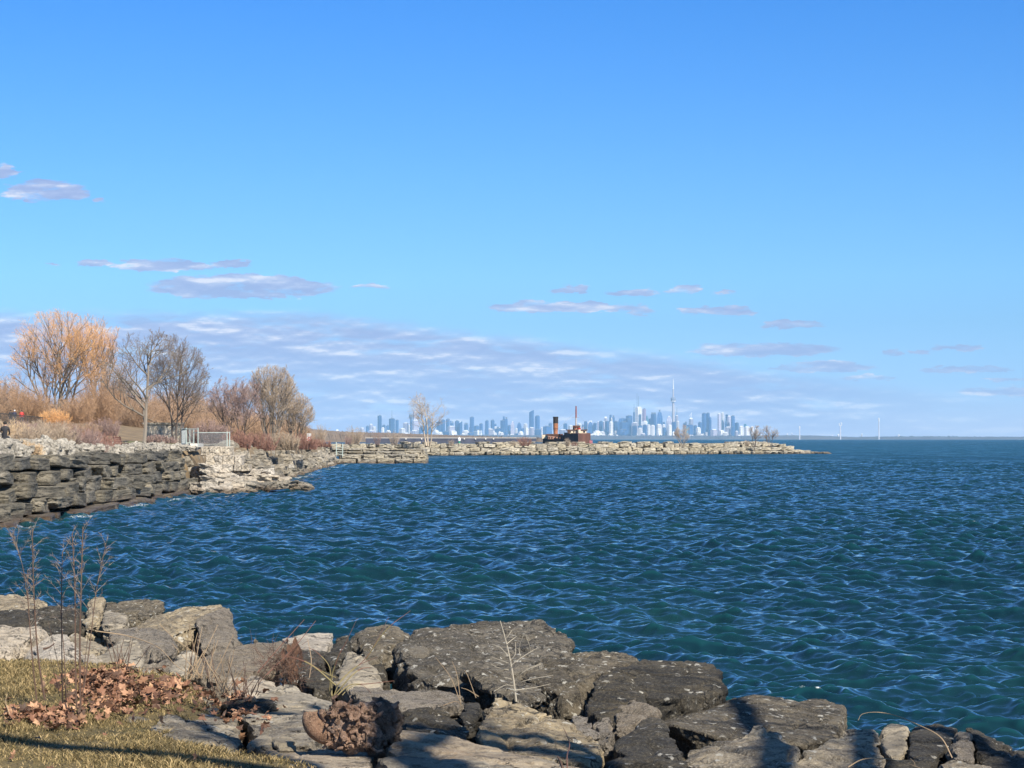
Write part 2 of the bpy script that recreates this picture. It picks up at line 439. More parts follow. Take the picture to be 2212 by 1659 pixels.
def water_material():
    m, g, bs = new_mat('lake_water')
    geo = g.n('ShaderNodeNewGeometry'); pos = geo.outputs['Position']
    flat = g.mapping(pos, (1, 1, 0.0))
    dist = g.n('ShaderNodeVectorMath', operation='LENGTH'); g.put(dist.inputs[0], flat); dist = dist.outputs['Value']
    crest = g.n('ShaderNodeAttribute', attribute_name='crest').outputs['Fac']
    # green shallows near the shore stones and over patches of bottom, deep blue outside
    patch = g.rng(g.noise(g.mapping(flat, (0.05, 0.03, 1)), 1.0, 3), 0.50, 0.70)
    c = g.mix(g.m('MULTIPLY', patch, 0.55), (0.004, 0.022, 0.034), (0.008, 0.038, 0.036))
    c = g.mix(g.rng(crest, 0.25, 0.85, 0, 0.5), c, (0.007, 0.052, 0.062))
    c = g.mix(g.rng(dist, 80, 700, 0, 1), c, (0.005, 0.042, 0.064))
    # foam on steep crests
    fo = g.m('MULTIPLY', g.rng(crest, 1.3, 1.6), g.rng(g.noise(flat, 9.0, 5, 0.7), 0.48, 0.6))
    fo = g.m('MULTIPLY', fo, g.rng(g.noise(flat, 0.09, 2), 0.50, 0.56))
    c2 = g.mix(fo, c, (0.75, 0.8, 0.82))
    g.put(bs.inputs['Base Color'], c2)
    bs.inputs['IOR'].default_value = 1.333
    bs.inputs['Specular IOR Level'].default_value = 1.0
    g.put(bs.inputs['Roughness'], g.m('MAXIMUM', g.rng(dist, 40, 500, 0.05, 0.15), g.m('MULTIPLY', fo, 0.8)))
    def slope(scale, det, sc):
        nv = g.n('ShaderNodeVectorMath', operation='SUBTRACT')
        g.put(nv.inputs[0], g.noise(g.mapping(flat, sc, rot=(0, 0, 0.3)), scale, det, 0.6, out=1)); nv.inputs[1].default_value = (0.5, 0.5, 0.5)
        return nv.outputs[0]
    def scl(v, s):
        nv = g.n('ShaderNodeVectorMath', operation='SCALE'); g.put(nv.inputs[0], v); g.put(nv.inputs['Scale'], s); return nv.outputs[0]
    def addv(a, b):
        nv = g.n('ShaderNodeVectorMath', operation='ADD'); g.put(nv.inputs[0], a); g.put(nv.inputs[1], b); return nv.outputs[0]
    s = scl(slope(4.2, 5, (1.0, 0.8, 1)), 0.56)
    s = addv(s, scl(slope(1.6, 4, (1.0, 0.9, 1)), g.rng(dist, 50, 250, 0.35, 0.95)))
    s = addv(s, scl(slope(0.5, 5, (0.4, 1, 1)), g.rng(dist, 80, 400, 0.0, 1.1)))
    s = scl(s, g.rng(g.noise(g.mapping(flat, (0.016, 0.035, 1)), 1.0, 4, 0.55), 0.38, 0.62, 0.72, 1.32))
    fl = g.n('ShaderNodeVectorMath', operation='MULTIPLY'); g.put(fl.inputs[0], s); fl.inputs[1].default_value = (1, 1, 0)
    nn = g.n('ShaderNodeVectorMath', operation='NORMALIZE'); 
    lean = g.n('ShaderNodeCombineXYZ'); g.put(lean.inputs[1], g.rng(dist, 40, 420, 0.0, -0.24))
    g.put(nn.inputs[0], addv(addv(geo.outputs['Normal'], fl.outputs[0]), lean.outputs[0]))
    g.put(bs.inputs['Normal'], nn.outputs[0])
    return m
WV, WF, WC = build_water()
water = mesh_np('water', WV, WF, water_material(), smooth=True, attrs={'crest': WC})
tag(water, kind='structure')
del WV, WF, WC

# ------------------------------------------------------------------ haze: one closed box of even air round everything
def build_haze():
    mb = MB(); mb.box((0, 11000, 296), (46000, 24600, 640))
    m = bpy.data.materials.new('haze_air'); m.use_nodes = True; m.node_tree.nodes.clear()
    g = NT(m.node_tree)
    out = g.n('ShaderNodeOutputMaterial'); pv = g.n('ShaderNodeVolumePrincipled')
    pv.inputs['Color'].default_value = (0.36, 0.66, 1.0, 1)
    pv.inputs['Density'].default_value = 3.1e-5
    pv.inputs['Anisotropy'].default_value = -0.25
    m.node_tree.links.new(pv.outputs[0], out.inputs['Volume'])
    tag(mb.build('haze', m), kind='stuff')
build_haze()

# ------------------------------------------------------------------ far shore and the city skyline (about 17 to 19 km off)
def ground_z(d):
    return -max(0.0, d - 7000.0) ** 2 / (2 * 7.4e6)
FAR_LAND = plain('far_land', (0.055, 0.05, 0.055), var=0.3, scale=0.004)
MID_LAND = plain('mid_land', (0.16, 0.12, 0.085), var=0.3, scale=0.03)
def ridge(name, pts, d, depth, mat, seed, rough=1.0, step=4.0, kind='structure'):
    """a long low landmass: crest line given in picture units, real depth behind"""
    rng = np.random.default_rng(seed)
    us = np.arange(pts[0][0], pts[-1][0] + 0.01, step)
    tops = np.interp(us, [p[0] for p in pts], [p[1] for p in pts])
    tops = tops - np.abs(rng.normal(size=len(us))) * rough
    V = []; base = ground_z(d) - 1.0
    for u, v in zip(us, tops):
        a = P(u, v, d + depth * 0.35)
        x0 = P(u, v, d).x; x2 = P(u, v, d + depth).x
        V += [(x0, d, base), ((x0 + a.x) / 2, d + depth * 0.1, base + 0.72 * (a.z - base)), (a.x, a.y, a.z), (x2, d + depth, base)]
    n = len(us); Fc = []
    for i in range(n - 1):
        for k in range(3):
            Fc.append((i * 4 + k, (i + 1) * 4 + k, (i + 1) * 4 + k + 1, i * 4 + k + 1))
        Fc.append((i * 4 + 3, (i + 1) * 4 + 3, (i + 1) * 4, i * 4))
    o = mesh_np(name, V, Fc, mat)
    return tag(o, kind=kind)
ridge('far_shore', [(560, 935), (700, 938), (800, 938.5), (1000, 940), (1300, 941), (1690, 942.5), (1760, 943), (1850, 944.5), (1880, 944), (2000, 943), (2120, 944), (2300, 944.5)], 17200, 900, FAR_LAND, 3, 0.9, 1.5)
ridge('far_headland', [(1600, 941.5), (1640, 940.5), (1700, 940.5), (1760, 941.0), (1810, 943), (1870, 945.5)], 16600, 500, FAR_LAND, 4, 0.3)
ridge('near_headland', [(520, 930), (600, 926), (660, 926), (720, 932), (760, 934), (860, 936.5), (960, 940.5), (1060, 943.5), (1180, 946.5)], 2300, 500, MID_LAND, 5, 1.2, 1.0)

def facade(name, c0, c1, sx=0.05, rough=0.35, spec=0.5):
    """curtain wall seen from far: bays and floor bands from object coordinates"""
    m, g, bs = new_mat(name)
    t = g.n('ShaderNodeTexCoord'); ob = t.outputs['Object']
    sp = g.n('ShaderNodeSeparateXYZ'); g.put(sp.inputs[0], ob)
    vx = g.m('ADD', sp.outputs[0], sp.outputs[1])
    bays = g.rng(g.m('SINE', g.m('MULTIPLY', vx, sx * 6.28)), -0.1, 0.25)
    flo = g.rng(g.m('SINE', g.m('MULTIPLY', sp.outputs[2], 6.28 / 14.0)), 0.2, 0.6, 0.0, 0.5)
    oi = g.n('ShaderNodeObjectInfo')
    nz = g.noise(g.mapping(ob, (0.03, 0.03, 0.012)), 1.0, 3)
    f = g.m('MULTIPLY', bays, g.rng(nz, 0.4, 0.6, 0.3, 1.0))
    c = g.mix(g.m('MAXIMUM', f, flo), c0, c1)
    hs = g.n('ShaderNodeHueSaturation'); g.put(hs.inputs['Color'], c)
    g.put(hs.inputs['Value'], g.rng(oi.outputs['Random'], 0, 1, 0.7, 1.35))
    g.put(bs.inputs['Base Color'], hs.outputs[0])
    bs.inputs['Roughness'].default_value = rough
    return m
FM = {'b': facade('glass_sky_tint', (0.012, 0.045, 0.14), (0.045, 0.11, 0.27), 0.045, 0.25),  # blue of the reflected sky is put into the base colour
      't': facade('glass_teal', (0.04, 0.19, 0.30), (0.12, 0.32, 0.44), 0.05, 0.3),
      'l': facade('pale_concrete', (0.20, 0.20, 0.28), (0.40, 0.38, 0.46), 0.06, 0.8),
      'w': facade('white_concrete', (0.34, 0.34, 0.38), (0.68, 0.67, 0.65), 0.04, 0.7),
      'p': facade('purple_granite', (0.15, 0.11, 0.17), (0.22, 0.16, 0.23), 0.05, 0.6),
      's': facade('striped_slab', (0.05, 0.09, 0.17), (0.75, 0.75, 0.74), 0.0225, 0.6)}
DARKROOF = plain('roof_grey', (0.10, 0.12, 0.16)); WHITE = plain('white_steel', (0.75, 0.75, 0.75), 0.5)
CNAME = {'b': 'sky-tinted blue glass', 't': 'teal glass', 'l': 'pale grey concrete', 'w': 'white', 'p': 'purple granite', 's': 'black and white striped'}
used_labels = {}
BRECS = []
def building(u0, u1, vt, c, layer, shape='flat', label=None):
    d = (17700, 18200, 18800)[layer] + random.uniform(-120, 120)
    BRECS.append([u0, u1, vt, c, layer, shape, label, d])
def crop(fu, fv, su, rows):
    for r in rows:
        X0, X1, Y, c, L = r[:5]
        building(fu + X0 / su, fu + X1 / su, fv + Y / su, c, L, *(r[5:]))
crop(713.2, 855.8, 10.08, [
 (-20, 60, 770, 'w', 0), (65, 240, 725, 'l', 0, 'ridge'), (655, 740, 690, 'l', 0), (780, 842, 645, 'b', 1), (845, 930, 608, 'l', 2), (905, 1000, 665, 'w', 1), (818, 972, 740, 'l', 0),
 (1030, 1120, 415, 'b', 1), (1125, 1205, 625, 'b', 2), (1112, 1180, 680, 'w', 0), (1220, 1285, 630, 'b', 2), (1278, 1405, 480, 'b', 1, 'twin_mast'), (1205, 1320, 745, 'w', 0), (1300, 1346, 670, 'w', 1),
 (1420, 1490, 515, 'b', 1), (1500, 1640, 700, 'w', 1), (1585, 1695, 580, 'l', 2), (1690, 1745, 625, 'w', 1, 'round'), (1738, 1778, 490, 'b', 1, 'mushroom'), (1800, 1895, 330, 'l', 2), (1775, 1925, 520, 'l', 2),
 (1745, 1900, 745, 'l', 0), (1900, 1975, 725, 'w', 1), (1935, 2000, 680, 'b', 1), (1975, 2070, 640, 'b', 2), (2060, 2200, 480, 'b', 2)])
crop(936.6, 855.8, 10.08, [
 (60, 190, 550, 'b', 2), (155, 248, 510, 'b', 1), (270, 352, 490, 'b', 2), (360, 437, 535, 'b', 2, 'notch'), (300, 462, 650, 'l', 1), (466, 556, 530, 'b', 1), (545, 625, 540, 'b', 1, 'slant'), (0, 110, 740, 'w', 0),
 (200, 332, 760, 'b', 0), (340, 505, 755, 'w', 0), (90, 190, 780, 'w', 0), (665, 752, 580, 'b', 2, 'crown'), (788, 882, 450, 'b', 1), (620, 770, 745, 'w', 1), (770, 890, 665, 'l', 2), (882, 992, 640, 'b', 2),
 (995, 1072, 590, 'b', 1), (740, 868, 790, 'b', 0), (870, 1055, 730, 's', 0), (1120, 1198, 525, 'b', 1), (1110, 1320, 710, 'l', 1), (1245, 1327, 515, 'b', 2), (1322, 1370, 600, 'b', 2), (1255, 1460, 665, 'w', 2),
 (1285, 1337, 760, 'w', 0), (1330, 1470, 700, 'b', 1), (1455, 1560, 520, 'b', 1), (1505, 1612, 440, 'b', 2, 'notch'), (1600, 1690, 630, 'b', 2), (1680, 1762, 565, 'l', 1, 'taper'), (1530, 1620, 760, 'b', 0),
 (1622, 1780, 740, 'l', 1), (1815, 1912, 585, 'b', 1, 'taper'), (1777, 1830, 700, 'w', 0), (1912, 1975, 695, 'b', 2), (1957, 2045, 600, 'w', 2), (2080, 2185, 296, 'b', 1, 'slant'), (1988, 2070, 690, 'w', 0),
 (2070, 2198, 680, 'l', 0), (1760, 1950, 800, 'b', 0), (1850, 1950, 765, 'w', 1), (1440, 1530, 790, 'w', 0), (1640, 1768, 830, 'w', 0)])
crop(1097.2, 850.3, 6.72, [
 (392, 463, 318, 'b', 1), (376, 480, 515, 'b', 0), (506, 640, 470, 'b', 1), (592, 640, 425, 'b', 2), (476, 512, 490, 'w', 2), (736, 862, 520, 'l', 1), (806, 862, 430, 'b', 2), (872, 950, 460, 'w', 2), (1000, 1070, 438, 'w', 1)])
crop(1234.4, 855.8, 10.08, [
 (120, 220, 600, 'w', 1), (222, 275, 620, 'b', 2), (276, 346, 545, 'b', 1), (345, 378, 570, 'w', 1), (362, 470, 570, 'b', 1, 'taper'), (380, 455, 535, 'l', 2, 'crown'), (472, 550, 580, 'b', 1), (565, 600, 550, 'l', 2),
 (600, 685, 540, 'b', 1), (686, 730, 550, 'l', 1), (715, 785, 445, 'l', 2, 'crown'), (732, 828, 540, 'b', 1), (826, 945, 405, 'b', 2, 'notch'), (850, 900, 470, 'w', 1, 'round'), (820, 910, 555, 'w', 0), (912, 1012, 540, 'b', 1),
 (1012, 1190, 485, 'b', 2, 'chamfer'), (1187, 1330, 418, 'b', 2), (1050, 1228, 555, 'b', 1), (1190, 1310, 490, 'b', 1), (1346, 1382, 340, 'b', 2, 'mast'), (1386, 1540, 235, 'w', 2, 'twin_mast'), (1542, 1625, 270, 'p', 2),
 (1312, 1450, 570, 'l', 1), (1592, 1690, 430, 't', 2, 'slope'), (1682, 1790, 480, 'b', 2), (1732, 1850, 355, 'b', 1, 'crown'), (1862, 1985, 350, 'b', 2, 'tapercrown'), (1322, 1430, 640, 'b', 0), (1442, 1545, 690, 'w', 0),
 (1452, 1540, 630, 'b', 1), (1552, 1650, 620, 'b', 0), (1652, 1720, 620, 'w', 1), (1722, 1820, 630, 'w', 0), (1842, 1972, 610, 'w', 1), (1858, 1945, 710, 'w', 0), (1975, 2045, 615, 'w', 1), (1987, 2060, 680, 'b', 0),
 (2075, 2190, 450, 'l', 2, 'taper'), (1992, 2042, 560, 'b', 2), (2092, 2190, 625, 'w', 0), (1542, 1660, 540, 'w', 2), (390, 740, 800, 'w', 0, 'arena'), (728, 985, 755, 'w', 0, 'stepped'), (1262, 1405, 850, 'w', 0),
 (1000, 1240, 720, 'b', 0), (482, 640, 755, 'w', 0)])
crop(1426.4, 801.0, 10.08, [
 (135, 250, 1000, 'l', 2, 'taper'), (245, 350, 1110, 'b', 0), (330, 392, 970, 'l', 2, 'mast'), (350, 415, 1095, 'w', 1), (500, 580, 1130, 'b', 1), (535, 580, 1110, 'b', 2), (542, 610, 1215, 't', 0), (582, 720, 1165, 'b', 1),
 (622, 720, 1040, 'l', 2, 'crane'), (722, 800, 1185, 'b', 2), (777, 885, 1235, 'w', 0), (822, 905, 1115, 'b', 2), (905, 1002, 918, 'b', 1), (1000, 1078, 912, 'b', 2), (1032, 1115, 1000, 'b', 0, 'roundglass'), (985, 1075, 1240, 't', 0),
 (750, 1030, 1340, 'w', 0, 'stepped'), (1095, 1245, 1275, 'l', 0), (1245, 1320, 930, 'l', 1), (1318, 1390, 912, 'w', 2), (1282, 1400, 1295, 'w', 0), (1420, 1500, 952, 'b', 2, 'slope'), (1405, 1450, 1100, 'b', 1),
 (1452, 1540, 980, 'l', 1), (1542, 1625, 975, 'b', 1), (1512, 1700, 1150, 't', 2), (1627, 1710, 1125, 'b', 2), (1407, 1535, 1220, 'l', 0), (1537, 1620, 1210, 'b', 0), (1622, 1700, 1310, 'l', 0), (1712, 1820, 1205, 'w', 1),
 (1817, 1960, 1215, 'w', 0), (1822, 1900, 1155, 't', 2, 'slope'), (1962, 2040, 1210, 'w', 1), (2042, 2140, 1260, 'w', 1), (2140, 2230, 1400, 'w', 0), (170, 330, 1370, 'w', 0, 'arena'), (600, 760, 1400, 'w', 0, 'arena')])
# low white blocks along the waterfront and the gaps of the skyline
rb = random.Random(8)
for i in range(52):
    u = 800 + i * 15.6 + rb.uniform(-4, 4)
    if 1170 < u < 1280 or u > 1640: continue
    w = rb.uniform(5, 13); building(u - w / 2, u + w / 2, rb.uniform(932, 940), rb.choice('wwwlb'), 0, 'flat')
for u, w, v in ((1701, 2.6, 937), (1711, 1.6, 935.5), (1790, 9, 943.2), (1799, 2, 940), (1811, 4.5, 938), (1835, 6, 945), (1862, 3, 937), (1942, 5, 939)):
    building(u - w / 2, u + w / 2, v, 'w' if v > 936 else 'l', 0, 'flat', 'side')

def lm_city(u):
    """nearest thing in the picture that a viewer can find, with a relation"""
    L = [(820, 'the lone slim tower at the left end'), (925, 'the lone bare tree'), (1143, 'the slanted-top tower'), (1200, "the wreck's black-topped funnel"), (1244, "the wreck's mast"), (1378, 'the tall white twin-mast tower'),
         (1454, 'the needle tower'), (1525, 'the broad curved glass tower'), (1560, 'the twin pale towers'), (1648, 'the two breakwater trees'), (1727, 'the first lake pole'), (1815, 'the second lake pole'), (1899, 'the tallest lake pole')]
    return min(L, key=lambda q: abs(q[0] - u))
BRECS.sort(key=lambda r: (r[0] + r[1]) / 2)
cnt = {}
for r in BRECS:
    u = (r[0] + r[1]) / 2; lu, ln = lm_city(u); side = 'left' if u < lu else 'right'
    r.append((lu, ln, side))
groups = {}
for i, r in enumerate(BRECS): groups.setdefault((r[8][1], r[8][2]), []).append(i)
rank = {}
for k, idx in groups.items():
    idx = sorted(idx, key=lambda i: abs((BRECS[i][0] + BRECS[i][1]) / 2 - BRECS[i][8][0]))
    for n, i in enumerate(idx): rank[i] = n + 1
for i, (u0, u1, vt, c, layer, shape, label, d, (lu, ln, side)) in enumerate(BRECS):
    a, b = P(u0, vt, d), P(u1, vt, d)
    w = b.x - a.x; cx = (a.x + b.x) / 2; z0 = ground_z(d) - 1.0; h = a.z - z0
    dep = min(max(w * 0.8, 22), 70)
    low = 'low ' if vt > 928 else ('tall ' if vt < 905 else '')
    e = empty('low_building' if vt > 928 else 'tower_block', (cx, d, z0))
    lab = f"{low}{CNAME[c]} building, {ordinal(rank[i])} {side} of {ln}"
    tag(e, lab, 'building', 'buildings of the hazy city skyline')
    mat = FM[c]; mb = MB(); rz = 0.0; x0, x1 = -w / 2, w / 2; y0, y1 = 0, dep
    # most slabs are turned so that one side catches the sun
    t = random.choice((0.3, 0.4, 0.62, 0.7)) * w
    quad = [(x0, y0 + dep * 0.35), (x0 + t, y0), (x1, y0 + dep * 0.5), (x1 - t * 0.6, y1 + dep * 0.3)]
    roof = MB(); top = h
    if shape in ('flat', 'mast', 'twin_mast', 'crown', 'mushroom', 'crane'):
        hh = h - (4 if shape != 'crown' else 14)
        mb.prism(quad, 0, hh)
        if shape == 'mushroom':
            roof.lathe((0, dep / 2, 0), [(w * 0.5, hh - 6), (w * 1.1, hh + 16), (w * 1.1, hh + 34), (w * 0.8, hh + 42)], 14)
        elif shape == 'crane':
            roof.box((0, dep / 2, hh + 4), (w * 0.6, dep * 0.5, 14)); roof.tube([(0, dep / 2, hh + 8), (w * 0.1, dep / 2, hh + 52)], 2.2, 4); roof.tube([(-w * .35, dep / 2, hh + 22), (w * 0.2, dep / 2, hh + 60)], 1.8, 4)
        elif shape == 'crown':
            roof.box((0, dep * 0.45, hh + 7), (w * 0.8, dep * 0.6, 14))
        else:
            roof.box((w * 0.05, dep * 0.45, hh + 2), (w * 0.55, dep * 0.5, 8))
    elif shape == 'slant':
        mb.prism(quad, 0, [h - 22, h - 14, h, h - 8]); roof.box((w * .1, dep * .5, h - 22), (w * .4, dep * .4, 10))
    elif shape == 'slope':
        mb.prism(quad, 0, [h, h, h - 45, h - 45]); roof.box((-w * .2, dep * .5, h - 20), (w * .3, dep * .3, 12))
    elif shape == 'chamfer':
        mb.add([(x0, 0, 0), (x1, 0, 0), (x1, dep, 0), (x0, dep, 0), (x0, 0, h - 45), (x0 + w * .2, 0, h), (x1, 0, h), (x0, dep, h - 45), (x0 + w * .2, dep, h), (x1, dep, h)],
               [(0, 1, 6, 5, 4), (1, 2, 9, 6), (3, 7, 8, 9, 2), (0, 4, 7, 3), (4, 5, 8, 7), (5, 6, 9, 8), (3, 2, 1, 0)]); roof.box((w * .1, dep / 2, h + 2), (w * .3, dep * .5, 6))
    elif shape == 'notch':
        mb.prism(quad, 0, h - 22); mb.box((-w * .28, dep * .4, h - 11), (w * .36, dep * .5, 22)); roof.box((w * .25, dep * .45, h - 14), (w * .3, dep * .4, 16))
    elif shape in ('taper', 'tapercrown'):
        mb.box((0, dep / 2, h * .4), (w, dep, h * .8)); mb.box((0, dep / 2, h * .9), (w, dep, h * .2), taper=0.55)
        roof.box((0, dep / 2, h + 3), (w * .25, dep * .3, 8 if shape == 'taper' else 40))
    elif shape in ('round', 'roundglass'):
        mb.lathe((0, dep / 2, 0), [(w / 2, 0), (w / 2, h * .86), (w * .42, h * .95), (w * .2, h)], 16); roof.box((0, dep / 2, h), (w * .2, w * .2, 6))
    elif shape == 'arena':
        prof = [(-.5, .55), (-.42, .8), (-.2, 1), (.2, 1), (.42, .8), (.5, .55)]
        mb.add([(p[0] * w, yy, 0 if k == 0 else p[1] * h) for yy in (0, dep) for k in (0, 1) for p in prof],
               [(j, j + 1, j + 7, j + 6) for j in range(5)] + [(j + 12, j + 18, j + 19, j + 13) for j in range(5)] + [(j + 6, j + 7, j + 19, j + 18) for j in range(5)] + [(0, 6, 18, 12), (5, 17, 23, 11)])
        roof.box((0, dep / 2, h * 1.0), (w * .3, dep * .4, 4))
    elif shape == 'ridge':
        mb.prism(quad, 0, h - 10); roof.box((0, dep * .4, h - 6), (w * .35, dep * .5, 12), taper=0.4)
    elif shape == 'stepped':
        for k in range(6): mb.box(((k - 2.5) * w / 6, dep / 2, h * (.3 + .07 * (k * 7 % 4))), (w / 6 - 1, dep, h * (.6 + .14 * (k * 7 % 4))))
        roof.box((0, dep / 2, h * .75), (w * .8, dep * .3, 6))
    mb.build('wall', mat, e); roof.build('roof', WHITE if c in 'wl' else DARKROOF, e)
    if shape in ('mast', 'twin_mast'):
        for sx, hh in ((0.02 * w, 100), (-.2 * w, 120)) if (shape == 'twin_mast' and w > 55) else ((0, 70),):
            am = MB(); am.tube([(sx, dep / 2, h - 2), (sx, dep / 2, h + hh)], [2.6, 1.5], 5); am.build('antenna', DARKROOF, e)

# the needle tower
d = 17950; cz = ground_z(d) - 1
e = empty('communications_tower', (P(1454.5, 940, d).x, d, cz))
tag(e, 'very tall slender concrete communications tower with round pod and white spire', 'tower')
def hz(v): return P(1454.5, v, d).z - cz
CONC = plain('tower_concrete', (0.36, 0.34, 0.36)); PODM = plain('pod_cladding', (0.16, 0.18, 0.24)); RAD = plain('radome_white', (0.6, 0.6, 0.62), 0.5)
mb = MB(); mb.lathe((0, 0, 0), [(15, 0), (12.5, hz(915)), (9.5, hz(872)), (8.5, hz(862))], 6); mb.lathe((0, 0, 0), [(6.2, hz(857)), (5.6, hz(840))], 8); mb.build('shaft', CONC, e)
mb = MB(); mb.lathe((0, 0, 0), [(14, hz(866.5)), (20, hz(865.5)), (21, hz(863.2)), (21, hz(860.5)), (15, hz(858.5)), (9, hz(857.4))], 20); mb.build('pod', PODM, e)
mb = MB(); mb.lathe((0, 0, 0), [(17, hz(868.3)), (22, hz(867.6)), (22, hz(866.0)), (18, hz(865.6))], 20); mb.build('radome_ring', RAD, e)
mb = MB(); mb.lathe((0, 0, 0), [(7.5, hz(840.2)), (6.5, hz(838.6)), (4.6, hz(837)), (4.2, hz(830)), (3.2, hz(829)), (3.0, hz(824)), (2.2, hz(823)), (2.0, hz(820)), (1.6, hz(817)), (1.2, hz(816.4))], 8); mb.build('spire', RAD, e)

# three white poles standing in the lake haze
for (u, vt, lab, ring) in ((1727.3, 920.5, 'shortest hazy white pole at the horizon, left of three', 0), (1815.5, 911.5, 'middle hazy white pole at the horizon with a ring-shaped head', 1), (1898.6, 902.5, 'tallest hazy white pole at the horizon, right of three', 0)):
    d = 15500; b = P(u, 947, d); t = P(u, vt, d); z0 = ground_z(d) - 1; h = t.z - z0
    e = empty('signal_pole', (b.x, d, z0)); tag(e, lab, 'pole', 'white poles on the horizon')
    mb = MB(); mb.lathe((0, 0, 0), [(4.8, 0), (3.4, h * 0.8)], 8); mb.build('shaft', plain('pole_grey', (0.5, 0.5, 0.56)), e)
    mb = MB()
    if ring:
        pts = [(9 * math.cos(k * 0.7 + 2.6), 0, h * .88 + 13 * math.sin(k * 0.7 + 2.6)) for k in range(8)]; mb.tube(pts, 3.4, 6)
    else: mb.lathe((0, 0, 0), [(4, h * .80), (5, h * .86), (5, h * .96), (3, h)], 10)
    mb.build('head', RAD, e)

# pier wall off the river mouth, about a kilometre away
d = 1900; a, b = P(790, 945, d), P(1158, 945, d)
e = empty('pier', ((a.x + b.x) / 2, d, 0)); tag(e, 'long dark harbour pier with a pale deck edge below the skyline', 'pier')
L = b.x - a.x; PIER = plain('pier_steel', (0.05, 0.05, 0.075), var=0.4, scale=0.1); PALE = plain('pale_deck', (0.55, 0.53, 0.5), var=0.1, scale=0.2)
mb = MB(); mb.box((0, 6, 1.9), (L, 12, 5.0)); mb.build('wall', PIER, e)
mb = MB(); mb.box((0, 6, 4.6), (L + 1, 12.6, 0.45)); mb.build('deck', PALE, e)
for px in (-40, -26, 12, 22, 31, 38): mb = MB(); mb.box((px * 1.0, -0.6, 3.9), (1.0, 1.0, 1.4)); mb.build('fender', PALE, e)
# dim navigation marker
d = 700; p = P(992, 953, d); e = empty('navigation_marker', (p.x, d, -0.3)); tag(e, 'small green harbour light on a post beyond the breakwater', 'beacon')
GREEN = plain('marker_green', (0.02, 0.22, 0.12), 0.4)
mb = MB(); mb.lathe((0, 0, 0), [(0.7, 0), (0.35, 2.2), (0.3, 3.4)], 8); mb.build('post', GREEN, e)
mb = MB(); mb.lathe((0, 0, 0), [(0.25, 3.4), (0.45, 3.6), (0.45, 4.3), (0.1, 4.8)], 8); mb.build('lantern', WHITE, e)

